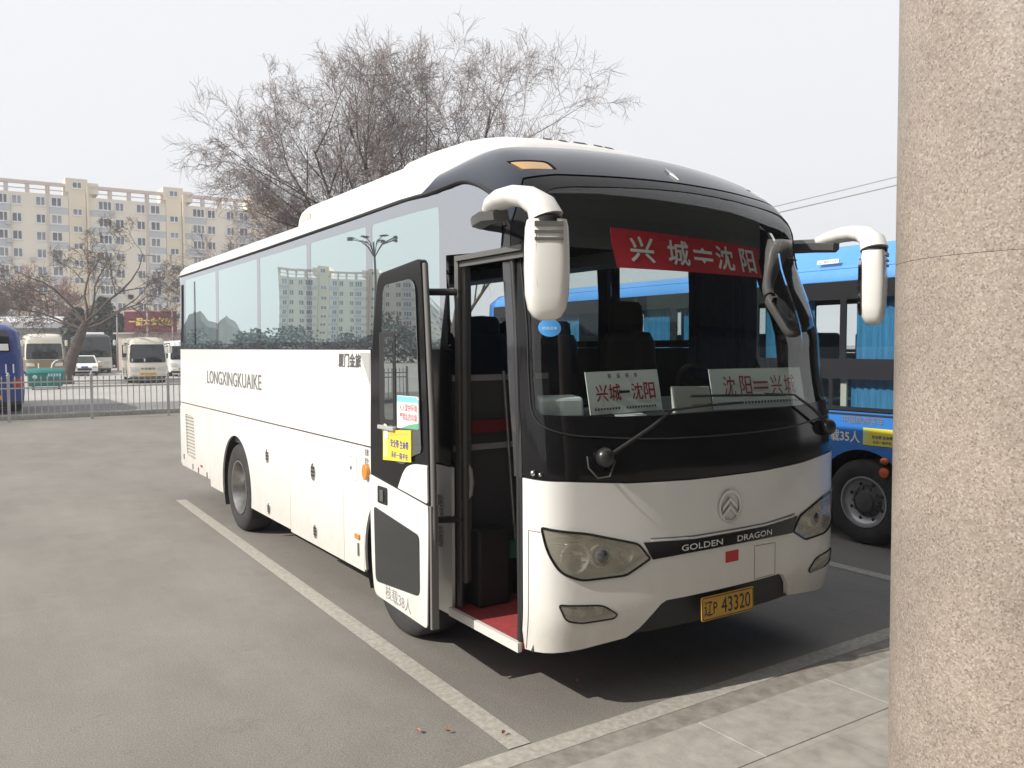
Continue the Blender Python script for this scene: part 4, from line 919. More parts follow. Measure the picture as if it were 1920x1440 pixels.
for y in(2.6,3.5,4.5,5.5,6.5): 
    for x in(.35,.8,1.6,2.05): b=MB(); b.box(BX+x-.2,y,1.3,BX+x+.2,y+.1,2.15); b.box(BX+x-.2,y-.4,1.3,BX+x+.2,y+.02,1.42); b.box(BX+x-.15,y-.3,1.0,BX+x+.15,y,1.3); b.build('seat',mat('teal_seat',(.03,.12,.14),.7),bbus,bevel=.03)
b=MB(); b.text('核载35人',BB.fn(BU(1.88),1.085,.004),.115,.46,bold=.035); b.build('capacity_lettering',WTEXT,bbus)
b=MB(); b.text('中国旅游客车',BB.fn(BU(1.62),1.258,.004),.075,.46,bold=.03); b.build('grey_lettering',mat('grey_badge',(.16,.18,.22),.4),bbus)
b=MB(); b.prism(rect(-.13,-.022,.13,.022),frame((BX+.055,2.08,2.87),(0,-1,0),(.25,0,1)),0,.012); sgn=b.build('permit_plate',WTEXT,bbus)
b=MB(); b.text('D·B5535',frame((BX+.055,2.08,2.87),(0,-1,0),(.25,0,1)),.026,.2,bold=.01,d=.014); b.build('lettering',DTEXT,sgn)
b=MB(); b.prism(rect(-.17,-.085,.17,.085),BB.fn(BU(1.44),1.10,.003),0,.003); ys=b.build('sticker',YEL,bbus)
b=MB(); b.text('安全带 生命带',BB.fn(BU(1.40),1.10,.008),.035,.22,bold=.03); b.build('sticker_text',BLUEPR,ys); b=MB(); b.text('系好一路平安',BB.fn(BU(1.40),1.05,.008),.03,.20,bold=.02); b.build('sticker_text',BLUEPR,ys)
b=MB(); b.prism(rect(-.03,-.065,.03,.065),BB.fn(BU(1.58),1.10,.007),0,.001); b.build('sticker_band',mat('pale_green_print',(.62,.72,.3),.6),ys)
OR=mat('orange_lens',(.60,.11,.02),.2,coat=.5)
b=MB(); b.ball(BB.S(BU(1.37),.875)+Vector((-.01,0,0)),.03,.05,.035); b.build('side_marker',OR,bbus,smooth=60)
b=MB(); b.lathe([(0,.05),(.02,.05),(.025,.035),(.03,.0)],BB.S(BU(1.37),.76),(-1,0,0),20); b.build('side_reflector',OR,bbus,smooth=40)
b=MB(); b.box(BX-.004,BY+1.1,1.30,BX+.002,YR-.5,1.32); b.build('trim_strip',BLACKM,bbus)

# ---------------------------------------------------------------- granite column and the station behind the viewer
reset()
def granite():
    m=bpy.data.materials.new('speckled_granite'); m.use_nodes=True; t=m.node_tree; b=t.nodes['Principled BSDF']; L=t.links
    tc=t.nodes.new('ShaderNodeTexCoord')
    def vor(s):
        v=t.nodes.new('ShaderNodeTexVoronoi'); v.inputs['Scale'].default_value=s; L.new(tc.outputs['Object'],v.inputs[0]); return v
    v1=vor(190); r=t.nodes.new('ShaderNodeValToRGB'); r.color_ramp.interpolation='CONSTANT'
    el=r.color_ramp.elements; el[0].position=0; el[0].color=(0.206,0.169,0.145,1); el[1].position=.10; el[1].color=(0.268,0.225,0.192,1)
    for p,c in((.3,(0.321,0.274,0.234,1)),(.55,(0.285,0.239,0.200,1)),(.74,(0.357,0.308,0.269,1)),(.92,(0.401,0.357,0.312,1))):
        e=el.new(p); e.color=c
    sx=t.nodes.new('ShaderNodeSeparateColor'); L.new(v1.outputs['Color'],sx.inputs[0]); L.new(sx.outputs[0],r.inputs[0])
    n=t.nodes.new('ShaderNodeTexNoise'); n.inputs['Scale'].default_value=4; n.inputs['Detail'].default_value=5; L.new(tc.outputs['Object'],n.inputs[0])
    r2=t.nodes.new('ShaderNodeValToRGB'); r2.color_ramp.elements[0].position=.3;r2.color_ramp.elements[1].position=.7; r2.color_ramp.elements[0].color=(.86,.85,.84,1); r2.color_ramp.elements[1].color=(1.08,1.07,1.05,1); L.new(n.outputs[0],r2.inputs[0])
    x=t.nodes.new('ShaderNodeMix'); x.data_type='RGBA'; x.blend_type='MULTIPLY'; x.inputs[0].default_value=1; L.new(r.outputs[0],x.inputs[6]); L.new(r2.outputs[0],x.inputs[7]); L.new(x.outputs[2],b.inputs['Base Color'])
    b.inputs['Roughness'].default_value=.42; b.inputs['Specular IOR Level'].default_value=.35
    return m
GRAN=granite()
cxc,cyc,cr=.25,-2.24,.412
col=thing('column','round speckled beige granite column on the station platform','column',(cxc,cyc,.117)); 
b=MB(); b.lathe([(0,cr+.06),(.16,cr+.06),(.17,cr+.03),(.20,cr+.03),(.201,cr)],(cxc,cyc,.117),(0,0,1),64); b.build('base',GRAN,col,smooth=40)
zz=[.318,2.272,4.23,6.19,7.6]
for a,c in zip(zz,zz[1:]):
    b=MB(); b.lathe([(0,cr-.0012),(.0007,cr),(c-a-.0014,cr),(c-a-.0007,cr-.0012)],(cxc,cyc,a),(0,0,1),96); b.build('drum',GRAN,col,smooth=40)
sta=thing('station_building','grey station front with dark windows behind the viewpoint','building',(6,-12,0))
b=MB(); b.box(-22,-16,0,34,-11.5,13.5); b.build('wall',mat('station_wall',(.10,.10,.105),.8),sta)
b=MB()
for k in range(18): b.box(-21+k*3.05,-11.5,1.0,-18.6+k*3.05,-11.46,4.0); b.box(-21+k*3.05,-11.5,5.2,-18.6+k*3.05,-11.46,8.4); b.box(-21+k*3.05,-11.5,9.2,-18.6+k*3.05,-11.46,12.4)
b.build('window_glass',mat('station_glass',(.02,.022,.024),.1),sta)
b=MB(); b.box(-1.2,-11.5,7.6,34,-1.3,8.1); b.build('canopy',mat('canopy_soffit',(.12,.12,.12),.8),sta)

# ---------------------------------------------------------------- fence along the yard
def fy(x): return 23.3-.06*(x+1.4)
fence=thing('metal_fence','low grey metal picket fence with spear tips along the yard','fence',(2,23.1,0))
FM=mat('fence_grey_metal',(.44,.43,.41),.5,.2,var=.25,scale=4)
posts=[-1.38+2.03*k for k in range(-5,11)]
for x in posts:
    b=MB(); b.box(x-.035,fy(x)-.035,0,x+.035,fy(x)+.035,1.26); b.lathe([(0,.05),(.02,.05),(.03,.03),(.06,.035),(.10,.0)],(x,fy(x),1.26),(0,0,1),8); b.build('post',FM,fence)
for x0,x1 in zip(posts,posts[1:]):
    b=MB()
    for z in(.18,.92,1.08):
        b.hexa([(x0+.035,fy(x0)-.02,z-.02),(x1-.035,fy(x1)-.02,z-.02),(x1-.035,fy(x1)+.02,z-.02),(x0+.035,fy(x0)+.02,z-.02),(x0+.035,fy(x0)-.02,z+.02),(x1-.035,fy(x1)-.02,z+.02),(x1-.035,fy(x1)+.02,z+.02),(x0+.035,fy(x0)+.02,z+.02)])
    for k in range(1,13):
        x=x0+(x1-x0)*k/13; y=fy(x); b.box(x-.011,y-.011,.10,x+.011,y+.011,1.16)
        b.lathe([(0,.012),(.03,.03),(.12,.0)],(x,y,1.15),(0,0,1),4)
    b.build('picket_panel',FM,fence)
reset()
b=MB(); b.box(-60,23.9,0,90,24.12,.14); structure(b.build('kerb',mat('road_kerb',(.34,.33,.31),.85,var=.2,scale=3)))

# ---------------------------------------------------------------- vehicles beyond the fence
CREAM=mat('cream_paint',(.66,.63,.53),.3,coat=.4,var=.06,scale=1)
WHITEV=mat('vehicle_white',(.74,.74,.73),.3,coat=.4)
DBLUE=mat('deep_blue_paint',(.022,.045,.22),.3,coat=.5,var=.1,scale=1)
BRONZE=mat('bronze_paint',(.22,.17,.10),.3,coat=.4)
TAIL=mat('tail_lens_red',(.42,.02,.015),.3,coat=.4)
CLEARL=mat('headlight_clear',(.55,.55,.52),.15,coat=.6)
def far_bus(name,label,cat,loc,rz,L,W,H,paint,roofm=None,wsz=(.45,.86),wr=.42,ac=False,mirr=True,rakev=.2,rf=.35,boardcol=None,sidewin=True,rear=False,lower=None,group=None,uw=None):
    sh=Shell(W,L,[(W/2,-.08),(W*.27,-.06),(W*.10,.0),(.02,.10),(0,.32),(0,.7),(0,1.2)],interp([(.3,.03),(.8,0),(H*.5,.05),(H,rakev)]),interp([(.3,.03),(.7,0),(H*.5,.01),(H,.10)]),H-.32,H-.2,H,rf,.2,H+.12,org=(-W/2,0))
    t=thing(name,label,cat,loc,rz,group,local=True)
    P=lambda p,n,m,par=t,**k: patch(sh,p,n,m,par,step=k.pop('step',.25),**k)
    h=sh.half; zs=H*wsz[0]; zt=H*wsz[1]; zb=.32
    yw=(1.15+.35,L-2.0 if L>6.5 else L-1.5)
    def ar(yc): 
        a0=math.acos((zb-wr)/(wr+.09)); return [(sh.UL(yc)+(wr+.09)*math.sin(-a0+2*a0*k/14),wr+(wr+.09)*math.cos(-a0+2*a0*k/14)) for k in range(15)]
    low=[(-h,zb)]+ar(yw[1])+ar(yw[0])+[(0,zb),(0,zs-.03),(-h,zs-.03)]
    bo=P(low,'body',lower or paint); P(mir(low),'body_side',lower or paint)
    P([(-h,zs-.025),(0,zs-.025),(0,H+.118),(-h,H+.118)],'upper_body',paint); P(mir([(-h,zs-.025),(0,zs-.025),(0,H+.118),(-h,H+.118)]),'upper_body',paint)
    roofcap(sh,0,-h,'roof',roofm or paint,t,n=20,k=5)
    uw=uw or W/2-.06
    ws=rnd([(-uw,zs),(uw,zs),(uw*.98,zt),(-uw*.98,zt)],.1); w=P(ws,'windscreen',DGLASS,off=.008,thick=.008,step=.12)
    if boardcol: 
        b=MB(); b.prism(rect(-.35,-.08,.35,.08),sh.fn(-uw*.5,zs+.14,.012),0,.004); b.build('route_card',boardcol,w)
    if sidewin:
        ys=[.75]; 
        while ys[-1]<L-.9: ys.append(ys[-1]+1.25)
        for a,c in zip(ys,ys[1:]):
            for q in(rect(sh.UL(c)+.03,zs+.08,sh.UL(a)-.03,zt-.02,.05),): P(q,'side_window',DGLASS,off=.006,thick=.006); P(mir(q),'side_window',DGLASS,off=.006,thick=.006)
    for sx in(-1,1):
        q=rnd([(-W*.49,.84),(-W*.34,.84),(-W*.34,1.08),(-W*.49,1.08)],.03) if rear else rnd([(-W*.47,.72),(-W*.25,.70),(-W*.27,.92),(-W*.47,.96)],.05); q=q if sx<0 else mir(q)
        P(q,'headlight',TAIL if rear else CLEARL,off=.012,thick=.014,step=.1)
        if rear: continue
        q=rnd([(-W*.44,.42),(-W*.30,.42),(-W*.30,.52),(-W*.44,.52)],.03); q=q if sx<0 else mir(q)
        P(q,'fog_lamp',AMBER if rear else CLEARL,off=.012,thick=.014,step=.1)
    P(rnd([(-W*.2,.46),(W*.2,.46),(W*.2,.60),(-W*.2,.60)],.02),'number_plate',PLATEY,off=.014,thick=.014)
    P([(-W*.48,.335),(W*.48,.335),(W*.48,.40),(-W*.48,.40)],'bumper_strip',BLACKM,off=.012,thick=.014)
    for y in yw:
        for sx in(-1,1): wheel('wheel',t,sx*(W/2-.035),y,wr,sx,rimr=wr*.58,n=20)
    b=MB(); b.box(-W/2+.32,.4,.22,W/2-.32,L-.4,zb+.35); b.build('chassis',BLACKM,t)
    if ac:
        b=MB(); b.box(-W*.32,1.2,H-.02,W*.32,3.4,H+.2); b.build('air_conditioner',WHITEV,t,bevel=.06)
    if mirr:
        for sx in(-1,1):
            b=MB(); b.tube([(sx*(W/2-.1),.25,H-.35),(sx*(W/2+.12),-.15,H-.3),(sx*(W/2+.14),-.2,H-.45)],.03,6); m_=b.build('mirror_arm',BLACKM,t,smooth=60)
            b=MB(); b.box(sx*(W/2+.14)-.09,-.26,H-.85,sx*(W/2+.14)+.09,-.16,H-.42); b.build('mirror_housing',WHITEV if paint is not CREAM else CREAM,m_,bevel=.04)
    return t,sh
def facing(x,y,dx,dy): return math.atan2(dx,-dy)   # rotation that turns local -Y to (dx,dy)
# the rear of a deep blue bus just over the fence
t,sh=far_bus('bus','deep blue bus with white number 11 on its rear, just over the fence','bus',(-1.86,26.3,0),facing(0,0,.03,-1),7.6,2.15,2.72,DBLUE,roofm=WHITEV,wsz=(.70,.935),uw=.74,mirr=False,rakev=.12,rear=True,wr=.40)
b=MB(); b.text('11',sh.fn(.67,1.40,.012),.27,.24,bold=.008); b.build('lettering',WTEXT,t)
b=MB(); b.prism(rect(-.35,-.10,.30,.10),sh.fn(.38,2.05,.018),0,.004); b.build('window_notice',PAPER,t)
# cream minibus
t,sh=far_bus('minibus','cream minibus with a wide dark windscreen parked facing the fence','minibus',(6.42,47.4,0),facing(0,0,-.10,-1),6.6,2.05,2.55,CREAM,roofm=WHITEV,wsz=(.46,.86),boardcol=mat('pale_card',(.5,.55,.62),.5),rakev=.35,wr=.37)
b=MB(); b.text('丰田客车',sh.fn(0,.83,.014),.13,.75,bold=.02); b.build('lettering',DTEXT,t)
far_bus('coach','dark fronted coach with cream skirt and roof unit, parked behind the leaning tree','coach',(6.55,70.2,0),facing(0,0,-.05,-1),9,2.5,3.05,mat('dark_coach_paint',(.05,.055,.06),.2,coat=.5),roofm=WHITEV,ac=True,lower=CREAM,wsz=(.42,.93),wr=.46)
far_bus('coach','bronze and cream coach half hidden behind the blue bus','coach',(2.75,66.0,0),facing(0,0,-.04,-1),9,2.5,3.0,CREAM,roofm=WHITEV,lower=BRONZE,wsz=(.40,.78),wr=.46)
far_bus('minibus','white van to the right of the cream minibus, mostly behind the coach','van',(10.55,57.6,0),facing(0,0,-.1,-1),5.6,1.95,2.45,WHITEV,wsz=(.48,.86),wr=.35)
# white car
def car(loc,rz,label):
    t=thing('car',label,'car',loc,rz,local=True); Wd=.86
    prof=[(0,.34),(0,.62),(.10,.74),(1.02,.90),(1.72,1.40),(1.95,1.46),(3.0,1.45),(3.55,1.12),(3.95,1.02),(4.1,.60),(4.1,.34)]
    b=MB()
    def ring(x,in_): return [(x,y+in_*0,z) for y,z in prof]
    rows=[]
    for x,k in((-Wd,0),(-Wd*.985,1),(-.4,1),(.4,1),(Wd*.985,1),(Wd,0)):
        rows.append([((x if z<.95 else x*(1-.22*(z-.9)/.55)),y+(0 if k else (.05 if y<.5 else (-.05 if y>3.9 else 0)))+ (.08*(abs(x)/Wd)**2 if y<.5 else 0),z if k or z<.7 else z-.03) for y,z in prof])
    b.loft(rows); b.build('body',WHITEV,t,smooth=35)
    def X(x,z): return x*(1-.22*max(0,z-.9)/.55)
    b=MB(); b.hexa([(X(-.74,.93),1.03,.945),(X(.74,.93),1.03,.945),(X(.72,1.38),1.68,1.40),(X(-.72,1.38),1.68,1.40),(X(-.74,.93),1.00,.955),(X(.74,.93),1.0,.955),(X(.72,1.38),1.64,1.405),(X(-.72,1.38),1.64,1.405)]); b.build('windscreen',DGLASS,t)
    for sx in(-1,1):
        b=MB(); q=[(1.35,.96),(1.80,1.36),(2.9,1.36),(3.4,1.05),(3.4,.98)]; b.prism(q,lambda y,z,d:(sx*(X(Wd,z)+.004+d),y,z),-.01,.004); b.build('side_window',DGLASS,t)
        b=MB(); b.ball((sx*.62,.045,.66),.17,.06,.085); b.build('headlight',CLEARL,t,smooth=60)
        b=MB(); b.ball((sx*.98,1.25,.98),.10,.06,.075); b.build('mirror',WHITEV,t,smooth=60)
        for y in(.82,3.3): wheel('wheel',t,sx*(Wd-.0),y,.32,sx,w=.2,rimr=.20,n=20)
    b=MB(); b.box(-.45,-.015,.40,.45,.01,.56); b.build('grille',BLACKM,t,bevel=.02)
    b=MB(); b.box(-.22,-.02,.58,.22,-.0,.70); b.build('number_plate',mat('plate_blue',(.04,.1,.4),.5),t)
    b=MB(); b.box(-.75,.4,.2,.75,3.8,.36); b.build('underside',BLACKM,t)
    return t
car((5.05,63.6,0),facing(0,0,-.12,-1),'small white car parked between the leaning tree and the dark coach')
# teal covered bin with a hand cart bar
t=thing('waste_bin','teal covered waste bin with white markings standing by the foot of the leaning tree','bin',(1.08,43.6,0),-.1,local=True)
TEAL=mat('teal_plastic',(.015,.17,.16),.5,var=.2,scale=3)
b=MB(); b.hexa([(-.72,-.45,.16),(.72,-.45,.16),(.72,.45,.16),(-.72,.45,.16),(-.80,-.52,.80),(.80,-.52,.80),(.80,.52,.80),(-.80,.52,.80)]); b.build('tub',TEAL,t,bevel=.04)
b=MB(); b.loft([[(x,.55*math.cos(a)*(1-.15*(abs(x)/.82)**4),.80+.26*math.sin(a)*(1-.3*(abs(x)/.82)**4)) for a in [PI*k/10 for k in range(11)]] for x in(-.82,-.7,0,.7,.82)],closed=False); b.build('lid',TEAL,t,smooth=50)
b=MB(); b.tube([(.25,0,1.05),(.30,0,1.25),(.42,0,1.38),(.55,0,1.42)],.03,6); b.tube([(-.3,0,1.02),(-.3,0,1.28)],.025,6); b.build('lid_handle',WHITEV,t,smooth=60)
b=MB(); b.ball((-.45,-.515,.62),.10,.012,.10); 
for k in range(5): b.box(.1+k*.12,-.53,.64,.18+k*.12,-.505,.78)
b.build('white_marks',mat('pale_marks',(.45,.6,.6),.6),t)
b=MB()
for x in(-.55,.55):
    for y in(-.35,.35): b.tube([(x-.04,y,.09),(x+.04,y,.09)],.09,12)
b.build('castors',BLACKM,t)
reset()

# ---------------------------------------------------------------- walls, shed, billboard, poles
t=thing('shed','long low grey shed with a white eave behind the parked coaches','shed',(-4,97,0),0)
b=MB(); b.hexa([(-9,95.2,0),(8.0,92.5,0),(9.2,99,0),(-8,101.5,0),(-9,95.2,4.0),(8.0,92.5,4.0),(9.2,99,4.0),(-8,101.5,4.0)]); b.build('wall',mat('shed_grey_wall',(.33,.325,.31),.9,var=.2,scale=.6),t)
b=MB(); b.hexa([(-9.3,94.6,4.0),(8.2,91.8,4.0),(9.6,99.4,4.0),(-8,101.9,4.0),(-9.3,94.6,4.55),(8.2,91.8,4.55),(9.6,99.4,5.4),(-8,101.9,5.4)]); b.build('roof',mat('eave_white',(.62,.62,.62),.7,var=.35,scale=1.5),t)
b=MB(); b.hexa([(-7,100.9,5.0),(1.5,99.5,5.0),(2,101,5.0),(-7,102.3,5.0),(-7,100.9,6.4),(1.5,99.5,6.4),(2,101,6.4),(-7,102.3,6.4)]); b.build('parapet',mat('brown_parapet',(.16,.10,.085),.9),t)
t=thing('low_house','low pinkish house front below the red billboard','house',(15,86,0))
b=MB(); b.hexa([(10.2,84.6,0),(22,77.2,0),(25,82,0),(13.2,89.4,0),(10.2,84.6,3.3),(22,77.2,3.3),(25,82,3.3),(13.2,89.4,3.3)]); b.build('wall',mat('pinkish_render',(.50,.42,.38),.9,var=.15,scale=1),t)
b=MB(); b.hexa([(9.9,84.5,3.3),(22,76.9,3.3),(25.3,82,3.3),(13.2,89.7,3.3),(9.9,84.5,3.45),(22,76.9,3.45),(25.3,82,3.45),(13.2,89.7,3.45)]); b.build('roof',mat('flat_roof_grey',(.4,.39,.38),.9),t)
t=thing('billboard','dark red billboard with gold characters above the low house','billboard',(12.8,82.3,3.45))
u_=Vector((4.0,-2.6,0)).normalized()
f=frame((12.8,82.0,4.45),u_,(0,0,1))
b=MB(); b.prism(rect(-2.45,-1.0,2.45,.95),f,-.12,0); pn=b.build('panel',mat('maroon_panel',(.115,.014,.026),.6,var=.15,scale=2),t)
b=MB(); b.text('一厨大食佳园',f,.72,4.0,bold=.05,d=.02); b.build('gold_characters',mat('gold_letters',(.60,.42,.12),.5),pn)
b=MB()
for x in(-2.2,0,2.2): b.tube([f(x,-1.0,-.3),f(x,.9,-.3)],.05,6)
b.tube([f(-2.45,.97,-.06),f(2.45,.97,-.06)],.05,6); b.build('frame',mat('pink_frame',(.5,.3,.28),.7),t)
def pole(name,label,x,y,h,r=.09,arm=True,wire=()):
    t=thing(name,label,'pole',(x,y,0)); b=MB(); b.tube([(x,y,0),(x,y,h)],[r,r*.65],8); b.build('shaft',mat('pole_concrete',(.38,.37,.35),.9),t,smooth=60)
    if arm: 
        b=MB(); b.tube([(x-.7,y,h-.5),(x+.7,y,h-.5)],.04,6); b.build('crossarm',GREYP,t)
        b=MB()
        for dx in(-.6,0,.6): b.tube([(x+dx,y,h-.48),(x+dx,y,h-.3)],.05,6)
        b.build('insulators',mat('insulator',(.5,.5,.48),.4),t)
    return t
pole('utility_pole','tall thin concrete pole with a crossarm in front of the red billboard',12.1,79.5,10.9)
pole('utility_pole','short pale post beside the dark shrubs right of the leaning tree',8.9,75.0,5.4,.07,False)
pole('utility_pole','slim post at the far end of the billboard',14.4,80.2,7.2,.07,False)
def wire(label,pts,sag=.15,r=.012,m=None):
    reset(); a,c=Vector(pts[0]),Vector(pts[1]); b=MB(); P=[a.lerp(c,k/16)+Vector((0,0,-sag*4*(k/16)*(1-k/16))) for k in range(17)]
    b.tube(P,r,4); o=b.build('overhead_wire',m or mat('wire_grey',(.38,.38,.38),.7),None); return tag(o,label,'wire',None)
wire('upper of the two thin overhead wires crossing the sky left of the column',[(8.2,13.5,3.75),(22.0,4.65,7.65)],.05,.013)
wire('lower of the two thin overhead wires crossing the sky left of the column',[(8.2,13.5,3.66),(22.0,4.65,7.38)],.05,.018)

# ---------------------------------------------------------------- apartment block, and a second one seen only in the coach windows
AW=mat('cream_white_render',(.74,.675,.57),.9,var=.08,scale=.15)
AY=mat('warm_cream_render',(.72,.635,.49),.9,var=.08,scale=.2)
AB=mat('blue_grey_render',(.47,.49,.52),.9)
AP=mat('pinkish_parapet',(.58,.50,.45),.9)
def window_mesh(w,h):
    b=MB(); b.box(-w/2,-.03,-h/2,w/2,.0,h/2,1)
    n=3 if w>2 else 2
    fw=.13
    for x in [-w/2]+[-w/2+w*k/n for k in range(1,n)]+[w/2-fw]: b.box(x,-.075,-h/2,x+fw,-.031,h/2,0)
    b.box(-w/2+fw,-.07,h/2-fw,w/2-fw,-.031,h/2,0); b.box(-w/2+fw,-.07,-h/2,w/2-fw,-.031,-h/2+fw,0)
    b.box(-w/2-.08,-.14,-h/2-.10,w/2+.08,.0,-h/2-.005,0)
    return b
WFR=mat('window_frame_white',(.72,.72,.72),.6); WPA=mat('window_pane_dark',(.10,.11,.125),.15,var=.5,scale=.35)
_t=WPA.node_tree; _b=_t.nodes['Principled BSDF']; _l=_b.inputs['Base Color'].links[0].from_socket
_oi=_t.nodes.new('ShaderNodeObjectInfo'); _rp=_t.nodes.new('ShaderNodeValToRGB'); _rp.color_ramp.interpolation='CONSTANT'; _e=_rp.color_ramp.elements; _e[0].position=0; _e[0].color=(.75,.75,.78,1); _e[1].position=.35; _e[1].color=(1.15,1.15,1.15,1)
for _p,_c in((.6,(1.9,1.85,1.75,1)),(.8,(.9,.95,1.05,1)),(.9,(2.8,2.7,2.5,1))): _q=_e.new(_p); _q.color=_c
_t.links.new(_oi.outputs['Random'],_rp.inputs[0]); _m=_t.nodes.new('ShaderNodeMix'); _m.data_type='RGBA'; _m.blend_type='MULTIPLY'; _m.inputs[0].default_value=1; _t.links.new(_l,_m.inputs[6]); _t.links.new(_rp.outputs[0],_m.inputs[7]); _t.links.new(_m.outputs[2],_b.inputs['Base Color'])
def apartment(label,loc,rz,units,floors,partial=100,ridge=True,x_first=0):
    t=thing('apartment_block',label,'building',loc,rz,local=True)
    Ln=units*15.3; FH=2.85; H=floors*FH+1.4; z0=1.8
    b=MB(); b.box(0,0,0,Ln,12,H+.3); b.build('wall',AW,t)
    b=MB(); bb=MB(); by=MB(); bp=MB()
    wins=[]; bands=[]
    for k in range(units):
        s=k*15.3
        # stair tower, recessed and warmer, with a penthouse
        by.box(s+.0,-.35,0,s+2.6,-.004,H+.9); by.box(s-.4,-.30,H+.9,s+2.9,5,H+3.2); by.box(s+2.9,-.1,H+.9,s+4.6,4.5,H+2.7)
        by.box(s+4.55,-1.1,0,s+4.9,-.004,H+2.2) if 0 else None
        by.box(s+2.7,-.9,0,s+3.0,-.004,H+2.0)
        wins.append((s+1.3,H+2.1,1.5,1.1,-.31,floors+1))
        for fl in range(floors):
            zc=z0+fl*FH+1.5
            wins.append((s+1.3,zc-1.4 if fl else zc-.4,1.5,1.15,-.355,fl))
            for xx,w in((s+5.5,2.1),(s+7.8,1.45),(s+11.2,1.45),(s+13.5,1.6)): wins.append((xx,zc,w,1.55,-.304 if xx in(s+5.5,s+13.5) else -.004,fl))
            bands.append((s+3.05,s+6.85,zc)); bands.append((s+12.45,s+15.25,zc))
        b.box(s+12.2,-.30,0,s+12.42,-.004,H+2.2)
        for x0,x1 in((s+3.05,s+6.85),(s+12.45,s+15.25)): q=MB(); q.box(x0,-.296,.3,x1,-.004,H-.2); q.build('balcony_wall',AW,t)
        # roof pergola
        for xx in(s+3.3,s+6.4,s+9.4,s+12.3,s+14.9): b.box(xx-.3,.0,H+.3,xx+.3,.7,H+1.75)
        b.box(s+3.0,-.15,H+1.75,s+15.2,.85,H+2.25); b.box(s+3.0,.3,H+.95,s+15.2,.4,H+1.1)
    b.build('parapet',AP,t);  by.build('stair_tower',AY,t)
    bands.sort(key=lambda q:-q[2])
    for i,(x0,x1,zc) in enumerate(bands):
        if i<80 and partial>=100: q=MB(); q.box(x0,-.312,zc-1.95,x1,-.004,zc-.84); q.build('balcony_band',AB,t)
        else: bb.box(x0,-.312,zc-1.95,x1,-.004,zc-.84)
    if bb.v: bb.build('balcony_bands',AB,t,kind='stuff')
    rd=random.Random(9)
    if partial>=100:
        for k in range(26):
            u_=rd.randrange(units); fl=rd.randrange(2,floors); xx=u_*15.3+rd.choice((6.6,9.2,9.9,12.0)); zc=z0+fl*FH+.45
            q=MB(); q.box(xx-.42,-.62,zc-.3,xx+.42,-.32,zc+.32); q.box(xx-.3,-.32,zc-.4,xx+.3,-.005,zc-.34); q.build('air_conditioner',mat('ac_box_grey',(.45,.44,.42),.7),t)
    me={}
    wins.sort(key=lambda q:(-q[5],q[0]))
    rest=MB()
    for i,(x,z,w,h,y,fl) in enumerate(wins):
        if i<partial:
            if (w,h) not in me:
                o=window_mesh(w,h).build('window',[WFR,WPA],t); me[(w,h)]=o.data
            else:
                o=bpy.data.objects.new('window',me[(w,h)]); C.objects.link(o); o.parent=t
            o.location=(x,y,z)
        else:
            q=window_mesh(w,h); n=len(rest.v); rest.v+=[(a+x,bb_+y,c+z) for a,bb_,c in q.v]; rest.f+=[tuple(j+n for j in f) for f in q.f]; rest.mi+=q.mi
    if rest.v: rest.build('windows',[WFR,WPA],t,kind='stuff')
    return t
apartment('long cream apartment block with blue-grey balcony bands and a roof pergola, behind the trees',(4.05-30.6+11.0-1.3,156.1,0),0,6,9)
# seen mirrored in the coach's side windows
apartment('second cream apartment block across the yard, seen reflected in the coach windows',(-92-61*.816,243-61*.579,0),math.atan2(.579,.816),5,8,partial=40)
t=thing('light_mast','tall yard light mast with a ring of lamp arms, reflected in the coach windows','lamp mast',(-24.9,58.0,0))
b=MB(); b.tube([(-24.9,58,0),(-24.9,58,10.4)],[.16,.09],10); b.build('shaft',GREYP,t,smooth=60)
for k in range(8):
    a=2*PI*k/8; b=MB(); b.tube([(-24.9,58,9.3),(-24.9+.7*math.cos(a),58+.7*math.sin(a),10.2),(-24.9+1.7*math.cos(a),58+1.7*math.sin(a),10.6)],.04,6); ar=b.build('lamp_arm',GREYP,t,smooth=60)
    b=MB(); b.ball((-24.9+1.9*math.cos(a),58+1.9*math.sin(a),10.58),.35,.35,.1); b.build('lamp_head',DTEXT,ar,smooth=60)
reset()

